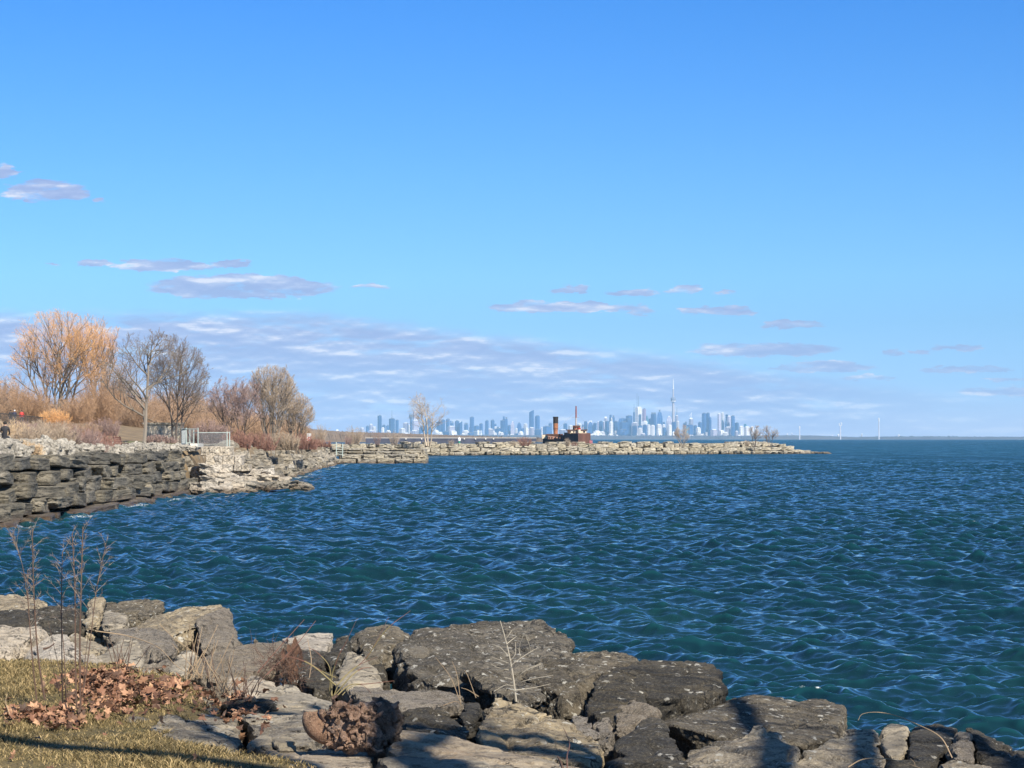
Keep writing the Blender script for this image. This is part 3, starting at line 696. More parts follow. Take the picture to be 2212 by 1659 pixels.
# ------------------------------------------------------------------ the rusting freighter behind the breakwater
def build_ship():
    HULL = plain('hull_brown', (0.13, 0.062, 0.045), 0.75, var=0.35, scale=0.35, bump=0.05); NAVY = plain('hull_navy', (0.045, 0.03, 0.03), 0.7, var=0.4, scale=0.4)
    RUST = rock_mat('rusty_paint', (0.28, 0.10, 0.045), (0.10, 0.04, 0.025), (0.55, 0.42, 0.34), 0.5, fine=0.35); ORANGE = rock_mat('faded_orange', (0.42, 0.17, 0.085), (0.33, 0.13, 0.07), (0.5, 0.4, 0.3), 0.3, fine=0.3, rust=0.5)
    BLACK = plain('soot_black', (0.018, 0.016, 0.017)); CREAM = plain('cream_paint', (0.58, 0.50, 0.38), var=0.2, scale=0.8); DKR = plain('rust_deck', (0.09, 0.04, 0.025), var=0.4, scale=1.0); DARKW = plain('dark_opening', (0.012, 0.012, 0.015), 0.2)
    # corner of the bow block at 600 m; port side runs away to the left, about 95 m long
    def pt(X, Y, d): return P(1097.2 + X / 6.72, 850.3 + Y / 6.72, d)
    c = pt(1020, 720, 600); e = empty('freighter', (c.x, c.y, 0))
    o = Vector((c.x, c.y, 0))
    def q(X, Y, d): return pt(X, Y, d) - o
    zt = q(1020, 578, 600).z
    # bow block: front face corner to right edge, side face to the left
    A0, B0 = q(1020, 578, 600), q(1190, 578, 608); C0 = q(815, 580, 612); D0 = q(990, 580, 622)
    mb = MB(); mb.prism([(A0.x, A0.y), (B0.x + .2, B0.y), (D0.x + 2.2, D0.y), (C0.x, C0.y)], -1, [zt, zt + .1, zt + .3, zt + .3])
    mb.build('bow_hull', HULL, e)
    # lower midship and stern hull
    E0 = q(505, 650, 620); G0 = E0 + Vector((5, 8, 0)); z2 = q(600, 662, 618).z
    zs = z2
    mb = MB(); mb.prism([(C0.x - .1, C0.y + .4), (D0.x + 1.5, D0.y + .4), (G0.x + 4, G0.y), (E0.x + 1.8, E0.y + 3.5), (E0.x, E0.y)], -1, [zs, zs, zs + .2, zs + .6, zs + .8]); mb.build('stern_hull', NAVY, e)
    mb = MB(); mb.prism([(C0.x - .25, C0.y + .3), (C0.x + 2, C0.y + .6), (C0.x + 1.4, C0.y + 3), (C0.x - 1.0, C0.y + 3)], zs - .05, q(800, 602, 614).z); mb.build('bulwark', NAVY, e)
    # stern deckhouse with rust patches
    h0, h1 = q(582, 665, 616), q(780, 610, 616)
    mb = MB(); mb.prism([(h0.x, h0.y), (h1.x, h1.y), (h1.x, h1.y + 6), (h0.x, h0.y + 6)], zs + .02, h1.z); mb.build('stern_deckhouse', RUST, e)
    mb = MB(); r0 = q(570, 600, 616); mb.prism([(r0.x - .2, r0.y), (h1.x + .4, h1.y - .4), (h1.x + .4, h1.y + 6.5), (r0.x, r0.y + 7)], h1.z + .003, h1.z + .5); mb.build('boat_deck', DKR, e)
    for X in (600, 640, 690, 735): w = q(X, 640, 616); t_ = (w.x - h0.x) / (h1.x - h0.x); yy = h0.y + (h1.y - h0.y) * t_; mb = MB(); mb.box((w.x, yy - .05, w.z), (.35, .12, .35), rz=0); mb.build('porthole', DARKW, e)
    # funnel
    f0 = q(693, 600, 620); zb = h1.z + .4; zo = q(693, 432, 620).z; zf = q(693, 335, 620).z; r = (q(728, 400, 620).x - q(656, 400, 620).x) / 2
    mb = MB(); mb.lathe((f0.x, f0.y, 0), [(r * .86, zb), (r * .93, (zb + zo) / 2), (r * .98, (zb + zo) / 2 + .03), (r * 1.0, zo)], 20); fu = mb.build('funnel', ORANGE, e, smooth=False)
    mb = MB(); mb.lathe((f0.x, f0.y, 0), [(r * 1.02, zo + .002), (r * 1.04, zf - .35), (r * 1.1, zf - .3), (r * 1.1, zf)], 20); mb.build('funnel_top', BLACK, fu)
    mb = MB(); mb.lathe((f0.x, f0.y, 0), [(r * 1.0, (zb + zo) / 2 - .1), (r * 1.0, (zb + zo) / 2 + .12)], 20); mb.build('funnel_band', DKR, fu)
    # stern rail
    mb = MB(); z_r = q(540, 600, 690).z
    for k in range(9):
        X = 508 + k * 9; w = q(X, 640, 620); mb.tube([(w.x, w.y, zs + .6), (w.x, w.y, z_r)], .06, 4)
    w0, w1 = q(508, 600, 620), q(582, 600, 617)
    for f in (1, .55): mb.tube([(w0.x, w0.y, zs + .6 + (z_r - zs - .6) * f), (w1.x, w1.y, zs + .6 + (z_r - zs - .6) * f)], .06, 4)
    mb.build('railing', DKR, e)
    w = q(532, 625, 619); mb = MB(); mb.box((w.x, w.y, w.z), (1.6, 1.2, 1.1)); mb.build('lifebuoy_locker', CREAM, e)
    # forward deckhouse
    def block(name, X0, X1, Y0, Y1, d, dep, mat, par=None, over=0):
        a, b = q(X0, Y0, d), q(X1, Y1, d); mb = MB()
        mb.box(((a.x + b.x) / 2, d - o.y + dep / 2, (a.z + b.z) / 2), (b.x - a.x + over, dep + over, abs(a.z - b.z)))
        return mb.build(name, mat, par or e)
    fh = block('forecastle_house', 868, 1140, 534, 577, 606, 5, CREAM)
    block('forecastle_deck', 850, 1158, 521, 533.6, 605.8, 5.6, DKR)
    for X0, X1 in ((895, 915), (948, 966), (1000, 1018), (1046, 1054), (1092, 1122)): a, b = q(X0, 545, 606), q(X1, 565, 606); mb = MB(); mb.box(((a.x + b.x) / 2, a.y - .02, (a.z + b.z) / 2), (b.x - a.x, .12, a.z - b.z)); mb.build('window', DARKW, fh)
    block('side_cabin', 868, 900, 530, 577, 605.4, 1.2, DKR)
    wh = block('wheelhouse', 968, 1046, 486, 520.8, 607, 3, ORANGE)
    block('wheelhouse_cab', 945, 975, 462, 520.8, 607.6, 2.4, DKR)
    block('wheelhouse_roof', 965, 1050, 462, 485.8, 606.9, 3.2, DKR)
    for X0, X1 in ((975, 990), (1000, 1015), (1024, 1040)): a, b = q(X0, 491, 607), q(X1, 504, 607); mb = MB(); mb.box(((a.x + b.x) / 2, a.y - .02, (a.z + b.z) / 2), (b.x - a.x, .12, a.z - b.z)); mb.build('window', DARKW, wh)
    a = q(1034, 520, 605.2); mb = MB(); mb.lathe((a.x, a.y, 0), [(.42, q(1034, 570, 605.2).z), (.42, a.z)], 10); mb.build('ventilator', CREAM, e)
    mb = MB(); mb.lathe((a.x, a.y, 0), [(.44, a.z + .003), (.5, q(1034, 498, 605.2).z)], 10); mb.build('ventilator_cowl', plain('signal_red', (0.4, 0.03, 0.02)), e)
    a, b = q(989, 470, 608.4), q(989, 181, 608.4); mid = q(989, 350, 608.4); REDB = plain('mast_red', (0.20, 0.07, 0.06)); GREYM = plain('mast_grey', (0.35, 0.33, 0.33))
    mb = MB(); mb.tube([a, (a.x, a.y, mid.z)], [.26, .24], 8); ms = mb.build('mast', GREYM, e)
    mb = MB(); mb.tube([(a.x, a.y, mid.z + .01), (a.x, a.y, b.z)], [.24, .19], 8); mb.build('topmast', REDB, ms)
    mb = MB(); mb.tube([(a.x - 1.2, a.y, mid.z + .1), (a.x + .9, a.y, mid.z + .1)], .035, 4)
    for sx in (-9, 7): mb.tube([(a.x, a.y, mid.z + 2), (a.x + sx * .55, a.y, a.z - .6)], .018, 3)
    mb.build('stay_wires', GREYM, ms)
    for X in (925, 1086): w = q(X, 521, 606.4); mb = MB(); mb.tube([(w.x, w.y, w.z), (w.x + .1, w.y, w.z + .8)], .09, 5); mb.build('lamp_bracket', CREAM, e)
    mb = MB()
    for X in (1188, 1205, 1222):
        w = q(X, 678, 604); mb.tube([(w.x, w.y, w.z), (w.x + .05, w.y, q(X, 745, 604).z)], .09, 4)
    for k in range(6):
        w0, w1 = q(1188, 684 + k * 11, 604), q(1222, 684 + k * 11, 604); mb.tube([w0, w1], .07, 4)
    mb.build('boarding_ladder', plain('ladder_pink', (0.45, 0.16, 0.18)), e)
    tag(e, 'rust brown wrecked freighter with a black-topped orange funnel behind the breakwater', 'ship')
build_ship()

# ------------------------------------------------------------------ land
def smooth(x): x = np.clip(x, 0, 1); return x * x * (3 - 2 * x)
GROUND = plain('dry_ground', (0.17, 0.125, 0.075), 0.95, var=0.4, scale=0.6, bump=0.05)
SH_Y = [40, 117, 160, 168, 176, 223, 320, 345, 350, 470, 480, 600]
SH_X = [-23.6, -23.6, -24.2, -22.5, -22.6, -23.2, -27, -28, -42, -42, -20, -20]
def shore_x(y): return np.interp(y, SH_Y, SH_X)
def left_ground_z(x, y):
    off = shore_x(y) - x
    z = -1.2 + 4.25 * smooth((off - 1.0) / 1.6)
    return z + smooth((-28 - x) / 22) * smooth((y - 165) / 80) * 2.3 + 0.35 * smooth((-24 - x) / 6) * smooth((y - 140) / 30)
def build_left_land():
    ys = np.concatenate([np.arange(60, 200, 2.0), np.arange(200, 475, 5.0)])
    offs = np.concatenate([np.arange(-0.6, 4, 0.4), 4 * np.exp(np.arange(1, 34) * 0.105)])
    V = []
    rn = np.random.default_rng(2)
    for y in ys:
        sx = shore_x(y)
        for o in offs:
            x = sx - o; z = left_ground_z(x, y) + (rn.normal() * 0.05 if o > 2 else 0)
            V.append((x, y, z))
    n = len(offs); Fc = [(i * n + j, (i + 1) * n + j, (i + 1) * n + j + 1, i * n + j + 1) for i in range(len(ys) - 1) for j in range(n - 1)]
    tag(mesh_np('left_shore_ground', V, Fc, GROUND, smooth=True), kind='structure')
build_left_land()
# core of the breakwater, with gravel on top
BW0, BW1 = Vector((-44, 489, 0)), Vector((79, 566.5, 0))
bwdir = (BW1 - BW0).normalized(); bwn = Vector((-bwdir.y, bwdir.x, 0))
def bw(s, off, z=0): p = BW0 + bwdir * s + bwn * off; return Vector((p.x, p.y, z))
BWL = (BW1 - BW0).length
GRAVEL = rock_mat('breakwater_gravel', (0.09, 0.075, 0.055), (0.18, 0.155, 0.115), fine=0.5)  # tone darkened so the gaps between the stones read as shade
mb = MB()
prof = [(2.0, -1.5), (2.2, 0.3), (2.9, 2.0), (3.8, 2.7), (8.5, 2.8), (11, 1.8), (14, -1.5)]
n = 60; vs = []
for i in range(n):
    s = BWL * i / (n - 1) ; k = min(1.0, max(0.12, (BWL - s) / 16 + 0.12))
    for o, z in prof: vs.append(bw(s, o + (1 - k) * 2, (z if z < 0 else z * k)))
m_ = len(prof); mb.add(vs, [(i * m_ + j, (i + 1) * m_ + j, (i + 1) * m_ + j + 1, i * m_ + j + 1) for i in range(n - 1) for j in range(m_ - 1)])
tag(mb.build('breakwater_ground', GRAVEL), kind='structure')

# near bank: lawn plateau falling to the lake under the boulders
XB_Y = [7, 9, 11, 11.4, 12.2, 13, 14.5, 15.5, 16.2, 17, 18, 20, 30]; XB_X = [0.3, -0.3, -0.97, -1.3, -2.0, -2.2, -2.2, -2.5, -3.1, -4.0, -6, -10, -14]
def near_z(x, y):
    xb = np.interp(y, XB_Y, XB_X)
    return 2.28 - 0.60 * smooth((x - xb - 0.05) / 0.7) - 0.28 * np.clip(y - 16.8, 0, None) - 0.05 * np.clip(x - xb - 1.6, 0, 9) + 0.03 * np.sin(x * 2.1 + y) * np.cos(y * 1.7)
def lawn_mat():
    m, g, bs = new_mat('turf')
    t = g.n('ShaderNodeTexCoord'); ob = t.outputs['Object']
    c = g.mix(g.rng(g.noise(ob, 1.3, 5, 0.6), 0.4, 0.6), (0.13, 0.105, 0.035), (0.20, 0.15, 0.06))
    c = g.mix(g.rng(g.noise(ob, 30, 4, 0.7), 0.45, 0.7), c, (0.08, 0.055, 0.03))
    g.put(bs.inputs['Base Color'], c); bs.inputs['Roughness'].default_value = 0.95
    b = g.n('ShaderNodeBump'); b.inputs['Distance'].default_value = 0.03; g.put(b.inputs['Height'], g.noise(ob, 40, 5, 0.7)); g.put(bs.inputs['Normal'], b.outputs[0])
    return m
SOIL = rock_mat('bank_soil', (0.055, 0.045, 0.036), (0.10, 0.085, 0.068), fine=1.5, bump=0.03)
xs = np.arange(-14, 14.01, 0.2); ys = np.arange(5, 30.01, 0.2)
XX, YY = np.meshgrid(xs, ys); ZZ = near_z(XX, YY)
lawn_mask = XX < np.interp(YY, XB_Y, XB_X) + 0.25
nx = len(xs); i0 = (np.arange(len(ys) - 1)[:, None] * nx + np.arange(nx - 1)[None, :])
q4 = np.stack([i0, i0 + 1, i0 + nx + 1, i0 + nx], -1)
lm = lawn_mask[:-1, :-1]
NV = np.stack([XX, YY, ZZ], -1).reshape(-1, 3)
tag(mesh_np('bank_ground', NV, q4[~lm], SOIL, smooth=True), kind='structure')
tag(mesh_np('lawn_ground', NV, q4[lm], lawn_mat(), smooth=True), kind='structure')

# ------------------------------------------------------------------ armour stones (shared prototype meshes, one object per stone)
def stone_mesh(seed, amp=0.06, rnd=0.12):
    """an irregular quarried block, about 1 x 1 x 1, worn corners and broken faces"""
    rg = random.Random(seed); bm = bmesh.new()
    bmesh.ops.create_cube(bm, size=1.0)
    for v in bm.verts: v.co += Vector((rg.uniform(-rnd, rnd), rg.uniform(-rnd, rnd), rg.uniform(-rnd, rnd)))
    bmesh.ops.bevel(bm, geom=list(bm.edges), offset=0.07, segments=1, affect='EDGES')
    bmesh.ops.triangulate(bm, faces=list(bm.faces))
    for _ in range(3): bmesh.ops.subdivide_edges(bm, edges=[e for e in bm.edges if e.calc_length() > 0.16], cuts=1, use_grid_fill=True)
    bmesh.ops.triangulate(bm, faces=list(bm.faces))
    off = Vector((seed * 3.7, seed * 1.3, 0))
    bm.normal_update()
    for v in bm.verts:
        p = v.co * 2.3 + off
        a = mnoise.fractal(p, 0.8, 2.1, 4) * amp
        c = mnoise.cell(Vector((v.co.x * 2.4 + seed, v.co.y * 3.1, v.co.z * 1.2))) * amp * 0.6
        v.co += v.normal * (a - abs(c) * 0.7)
    me = bpy.data.meshes.new('stone'); bm.to_mesh(me); bm.free()
    return me
PROTO = [stone_mesh(i) for i in range(12)]
BOX = [stone_mesh(i + 40, amp=0.035, rnd=0.055) for i in range(10)]
ROUND = [stone_mesh(i + 20, amp=0.13, rnd=0.22) for i in range(8)]
DARK_WALL = rock_mat('seawall_dark', (0.075, 0.068, 0.052), (0.22, 0.195, 0.15), (0.42, 0.39, 0.32), 0.30, fine=0.8, wet=True, bump=0.06, var=0.22)
GREY_RUB = rock_mat('rubble_grey', (0.17, 0.15, 0.12), (0.34, 0.30, 0.24), (0.5, 0.46, 0.38), 0.35, fine=0.8, wet=True, bump=0.06, var=0.3)
PALE_ROCK = rock_mat('pale_limestone', (0.38, 0.325, 0.26), (0.56, 0.50, 0.41), (0.72, 0.68, 0.6), 0.3, fine=0.7, wet=True, bump=0.05, var=0.15)
WHITE_RUB = rock_mat('pale_rubble', (0.28, 0.25, 0.20), (0.50, 0.455, 0.38), (0.7, 0.66, 0.6), 0.3, fine=1.0, bump=0.06, var=0.1)
TAN = rock_mat('breakwater_tan', (0.25, 0.22, 0.165), (0.44, 0.395, 0.305), (0.56, 0.53, 0.45), 0.3, fine=0.7, wet=True, bump=0.06, var=0.22)
MESHES = {}
def stone(name, src, i, mat, loc, size, rot, label, cat, group):
    key = (id(src), i, mat.name)
    if key not in MESHES:
        me = src[i].copy(); me.materials.clear(); me.materials.append(mat); MESHES[key] = me
    o = bpy.data.objects.new(name, MESHES[key]); COL.objects.link(o)
    o.location = loc; o.scale = size; o.rotation_euler = rot
    return tag(o, label, cat, group)
rs = random.Random(4)
# left seawall: five stepped courses running away from the camera
COURSE = ['top', 'second', 'third', 'fourth', 'waterline']
WALLL = []
for c in range(5):
    y = 86 - rs.random() * 2; k = 0
    while y < 157:
        L = rs.uniform(2.8, 5.6); yc = y + L / 2
        sx = float(shore_x(yc)); x = sx - 1.35 + 0.40 * c - 0.35
        z = 2.72 - 0.69 * c + rs.uniform(-.08, .08)
        h = rs.uniform(0.66, 0.84)
        if c == 4: z -= 0.05; x += rs.uniform(0, .5)
        vis = (x + 0.7) / yc * F + CU > -5
        if vis: k += 1
        tone = rs.choice(('dark grey', 'grey', 'grey-brown'))
        if vis:
            stone('seawall_block', BOX if rs.random() < .6 else PROTO, rs.randrange(10), DARK_WALL, (x + rs.uniform(-.15, .2), yc, z), (rs.uniform(1.5, 2.1), L * 0.96, h * rs.uniform(.84, .97)), (rs.uniform(-.06, .06), rs.uniform(-.06, .06), rs.uniform(-.22, .22)),
                  f"grey block in the left seawall's {COURSE[c]} course, {ordinal(k)} from the photo's left edge", 'seawall block', "stones of the left seawall")
        y += L
# pale squared blocks under the mesh fence, faces to the camera
k = 0
for r, (u0, u1, v0, v1) in enumerate(((432, 498, 965, 984), (443, 521, 984.5, 1004), (455, 538, 1004.5, 1018))):
    u = u0
    while u < u1 - 4:
        w = min(rs.uniform(18, 27), u1 - u); d = 163.5 - r * 1.1; a, b = P(u, v0, d), P(u + w, v1, d)
        k += 1
        stone('pale_block', BOX, rs.randrange(10), PALE_ROCK, ((a.x + b.x) / 2, d + 1, (a.z + b.z) / 2), ((b.x - a.x) * 1.03, 2.2, (a.z - b.z) * 1.08), (rs.uniform(-.03, .03), rs.uniform(-.03, .03), rs.uniform(-.06, .06)),
              f"whitish squared stone block, {ordinal(k - sum(x[1] for x in WALLL))} in {('the upper row directly under the mesh fence', 'the middle row below the mesh fence', 'the low row above the pale rock spit')[r]}", 'stone block', 'whitish blocks below the mesh fence')
        u += w
    WALLL.append((r, k - sum(x[1] for x in WALLL)))
# pale rock spit running into the water
sp = [(455, 1018, 161), (480, 1020, 162), (505, 1022, 163), (530, 1023, 164), (470, 1032, 160), (492, 1030, 161), (520, 1028, 162), (548, 1027, 163), (570, 1026, 163.5), (460, 1044, 158), (484, 1046, 158), (510, 1041, 159.5), (535, 1039, 160.5), (560, 1036, 161.5), (585, 1034, 162.5), (605, 1037, 163),
      (430, 1058, 154), (452, 1059, 155), (478, 1056, 156), (502, 1055, 157), (528, 1052, 158), (552, 1051, 159), (576, 1049, 160), (598, 1047, 161), (618, 1046, 162), (634, 1048, 162.5), (650, 1050.5, 163)]
for i, (u, v, d) in enumerate(sp):
    p = P(u, v, d); big = rs.uniform(.9, 1.15)
    lo = v > 1043 and u > 520
    stone('spit_boulder', ROUND, rs.randrange(8), GREY_RUB if lo else PALE_ROCK, (p.x, d, p.z - .05), (1.35 * big, 1.3, 0.72 * big if u < 600 else .5), (rs.uniform(-.2, .2), rs.uniform(-.25, .25), rs.uniform(0, 6)),
          f"{'rust-stained brown' if lo else 'whitish'} boulder on the pale rock spit, {ordinal(sum(1 for q in sp if q[0] < u or (q[0] == u and q[1] < v)) + 1)} from its left end", 'boulder', 'boulders of the pale rock spit')
# grey rubble slope between the spit and the dock
k = 0
RB = []
y = 166.0
while y < 342:
    st = 2.4 + (y - 166) * 0.028
    for r in range(5):
        yy = y + rs.uniform(-.6, .6) * st * .5; sx = float(shore_x(yy)); f = r / 4
        RB.append((yy, sx - 0.1 - f * 3.6 + rs.uniform(-.3, .3), 0.05 + 2.9 * f + rs.uniform(-.15, .15), r))
    y += st
ROWN = ['waterline', 'lower', 'middle', 'upper', 'crest']
cr = [0] * 5
for (yy, x, z, r) in RB:
    cr[r] += 1; s = rs.uniform(.85, 1.35)
    stone('rubble_boulder', ROUND if rs.random() < .6 else PROTO, rs.randrange(8), GREY_RUB, (x, yy, z), (s * 1.25, s * rs.uniform(1.0, 1.7), s * .82), (rs.uniform(-.3, .3), rs.uniform(-.3, .3), rs.uniform(0, 6)),
          f"grey-brown boulder in the {ROWN[r]} row of the rubble slope, {ordinal(cr[r])} beyond the mesh fence", 'boulder', 'boulders of the rubble slope left of the dock')
# rust dark block standing on the crest
p = P(667 - 92, 951, 190)
# pale loose rubble along the top of the seawall: stuff
def scatter_rubble(name, spots, mat, seed):
    rn = np.random.default_rng(seed); Vs, Fs = [], []; b = 0
    base = []
    for k in range(6):
        me = ROUND[k]; co = np.empty(len(me.vertices) * 3, np.float32); me.vertices.foreach_get('co', co); co = co.reshape(-1, 3)
        fc = np.array([tuple(p.vertices) for p in me.polygons if len(p.vertices) == 3]); base.append((co, fc))
    for i, (x, y, z, s) in enumerate(spots):
        co, fc = base[i % 6]; a = rn.random() * 6.28; c, s_ = math.cos(a), math.sin(a)
        q = co * np.array([1.0, .8, .62]) * s * (1 + .3 * rn.random(3)); t = rn.uniform(-.5, .5); q = q @ np.array([[c, s_, 0], [-s_, c, 0], [0, 0, 1]]); q = q @ np.array([[1, 0, 0], [0, math.cos(t), math.sin(t)], [0, -math.sin(t), math.cos(t)]])
        Vs.append(q + np.array([x, y, z])); Fs.append(fc + b); b += len(co)
    return tag(mesh_np(name, np.concatenate(Vs), np.concatenate(Fs), mat), kind='stuff')
sp_ = []
for i in range(430):
    y = rs.uniform(92, 166); off = rs.uniform(1.7, 4.6); x = float(shore_x(y)) - off
    sp_.append((x, y, 3.1 + 0.10 * (off - 1.5) + (.3 * rs.random() if y < 135 else .12 * rs.random()), rs.uniform(.35, 1.2 if y < 122 else .65)))
o = scatter_rubble('pale_rubble', sp_, WHITE_RUB, 1)
o['label'] = 'pale loose rubble lying along the top of the left seawall'; o['category'] = 'rubble'

# concrete dock of stepped slabs
DOCKC = rock_mat('dock_concrete', (0.20, 0.175, 0.13), (0.36, 0.32, 0.245), (0.5, 0.46, 0.38), 0.35, fine=0.6, wet=True, bump=0.04, var=0.2)
def dock_row(u0, u1, v0, v1, d, dep, wmin, wmax, lab, grp):
    u = u0; k = 0
    while u < u1 - 3:
        w = min(rs.uniform(wmin, wmax), u1 - u); a, b = P(u, v0, d), P(u + w, v1, d); k += 1
        stone('dock_slab', BOX, rs.randrange(10), DOCKC, ((a.x + b.x) / 2, d + dep / 2, (a.z + b.z) / 2), ((b.x - a.x) * 1.0, dep, (a.z - b.z) * 1.07), (0, rs.uniform(-.012, .012), rs.uniform(-.01, .01)),
              f"long tan slab, {ordinal(k)} from left in the stepped dock's {lab}", 'concrete slab', grp)
        u += w
dock_row(728, 922, 991.5, 1006, 344, 6, 28, 48, 'bottom course at the water', 'slabs of the stepped dock')
dock_row(733, 923, 982.4, 991.8, 345, 8, 30, 52, 'broad lower ledge', 'slabs of the stepped dock')
dock_row(722, 919, 975.5, 982.4, 352, 8, 24, 36, 'step below the top', 'slabs of the stepped dock')
dock_row(716, 917, 970.0, 975.6, 357, 10, 24, 38, 'narrow middle step', 'slabs of the stepped dock')

# breakwater stones in three courses, plus a dock tier of big blocks at its left end
LMB = [(762, 'the ladder rails at the dock'), (925, 'the lone bare tree'), (1130, 'the reddish breakwater bush'), (1190, "the wreck's funnel"), (1249, "the wreck's bow corner"), (1378, 'the tall white twin-mast tower'), (1474, 'the grey breakwater shrub'), (1560, 'the twin pale towers'), (1646, 'the pair of breakwater trees')]
ents = []
for c in range(3):
    s = rs.uniform(0, 2)
    while s < BWL - 1 + c * 1.6 - (4 if c == 0 else 0):
        L = rs.uniform(1.5, 3.6) if c < 2 else rs.uniform(1.1, 2.8)
        sc = s + L / 2; k = min(1.0, max(0.35, (BWL - sc) / 14 + 0.3))
        z = (2.25, 1.28, 0.38)[c] * k + rs.uniform(-.1, .1); h = (1.0, 1.0, .95)[c] * rs.uniform(.85, 1.1)
        p = bw(sc, (2.2, 1.3, .5)[c] + rs.uniform(-.25, .25), z)
        u = p.x / p.y * F + CU
        if u > 700 and (k > .62 or c > 0): ents.append((c, u, p, L, h, k))
        s += L * (1.0 if rs.random() < .8 else 1.12)
for i in range(34):
    s = rs.uniform(24, BWL - 12); p = bw(s, rs.uniform(3.2, 4.6), 2.98); u = p.x / p.y * F + CU
    if u > 735: ents.append((3, u, p, rs.uniform(1.4, 3.2), rs.uniform(.35, .6), 1))
CN = ['the breakwater upper course', 'the breakwater middle course', 'the breakwater waterline', 'on the breakwater top']
gr = {}
for i, e_ in enumerate(ents):
    lu, ln = min(LMB, key=lambda q: abs(q[0] - e_[1])); gr.setdefault((e_[0], lu, e_[1] >= lu), []).append((abs(e_[1] - lu), i, ln))
lab = {}
for k_, lst in gr.items():
    for n_, (dd, i, ln) in enumerate(sorted(lst)):
        lab[i] = f"{'flat tan slab' if k_[0] == 3 else 'tan stone'} {'' if k_[0] == 3 else 'in '}{CN[k_[0]]}, {ordinal(n_ + 1)} {'right' if k_[2] else 'left'} of {ln}"
for i, (c, u, p, L, h, k) in enumerate(ents):
    stone('breakwater_stone', BOX if rs.random() < .65 else ROUND, rs.randrange(8), TAN, p, (L * rs.uniform(.88, 1.0), rs.uniform(1.5, 2.2), h * rs.uniform(.86, 1.04)), (rs.uniform(-.1, .1), rs.uniform(-.13, .13), math.atan2(bwdir.y, bwdir.x) + rs.uniform(-.2, .2)),
          lab[i], 'breakwater stone', 'stones of the long breakwater')
tp = []
for i in range(260):
    s = BWL - rs.uniform(11, 24); tp.append((*bw(s, rs.uniform(2.4, 5.5), 2.75 + .35 * rs.random() * (1 - abs((BWL - s - 16) / 9))), rs.uniform(.3, .6)))
o = scatter_rubble('tip_rubble', [(a, b, c_, d_) for (a, b, c_, d_) in tp], WHITE_RUB, 2); o['label'] = 'mound of small pale stones near the breakwater tip'; o['category'] = 'rubble'
for (u, v, w) in ((1768, 979, 1.8), (1783, 980.5, 2.2)):
    p = P(u, v, 566); stone('tip_rock', ROUND, rs.randrange(8), GREY_RUB, (p.x, 566, .1), (w, 1.5, .6), (0, 0, .3), 'low dark rock awash, ' + ('just off the breakwater tip' if u < 1775 else 'farthest right past the breakwater tip'), 'boulder', 'rocks awash at the tip')

# ------------------------------------------------------------------ foreground boulders: hand-placed corners, broken surface
def cA(X, Y, d): return P(X / 3.1054, 1124.6 + Y / 3.1054, d)
def cB(X, Y, d): return P(493.7 + X / 3.6655, 1289.2 + Y / 3.6655, d)
def cC(X, Y, d): return P(1042.3 + X / 3.6655, 1289.2 + Y / 3.6655, d)
def cD(X, Y, d): return P(1591 + X / 3.5618, 1289.2 + Y / 3.5618, d)
LICH = rock_mat('boulder_lichen', (0.055, 0.045, 0.032), (0.18, 0.150, 0.106), (0.42, 0.37, 0.28), 0.35, lichen=1.0, fine=1.0, bump=0.035, var=0.08)
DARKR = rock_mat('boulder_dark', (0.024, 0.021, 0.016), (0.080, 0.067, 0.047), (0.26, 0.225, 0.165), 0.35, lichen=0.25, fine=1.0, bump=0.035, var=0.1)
MIDR = rock_mat('boulder_concrete', (0.15, 0.12, 0.083), (0.40, 0.325, 0.215), (0.5, 0.45, 0.36), 0.45, lichen=0.15, fine=1.3, bump=0.02, var=0.08)
SMOOTHR = rock_mat('boulder_smooth', (0.17, 0.143, 0.104), (0.30, 0.257, 0.19), (0.4, 0.36, 0.29), 0.25, fine=1.0, bump=0.008, var=0.08)
LIGHTR = rock_mat('boulder_pale', (0.36, 0.31, 0.25), (0.55, 0.48, 0.39), (0.68, 0.62, 0.54), 0.5, fine=1.5, bump=0.025, var=0.08)
TANR = rock_mat('boulder_tan', (0.27, 0.21, 0.15), (0.42, 0.35, 0.26), (0.55, 0.5, 0.42), 0.35, fine=1.2, bump=0.015, var=0.06)
CONGL = rock_mat('boulder_pitted', (0.20, 0.165, 0.125), (0.36, 0.30, 0.23), (0.62, 0.55, 0.46), 0.7, fine=2.0, bump=0.045, var=0.05)
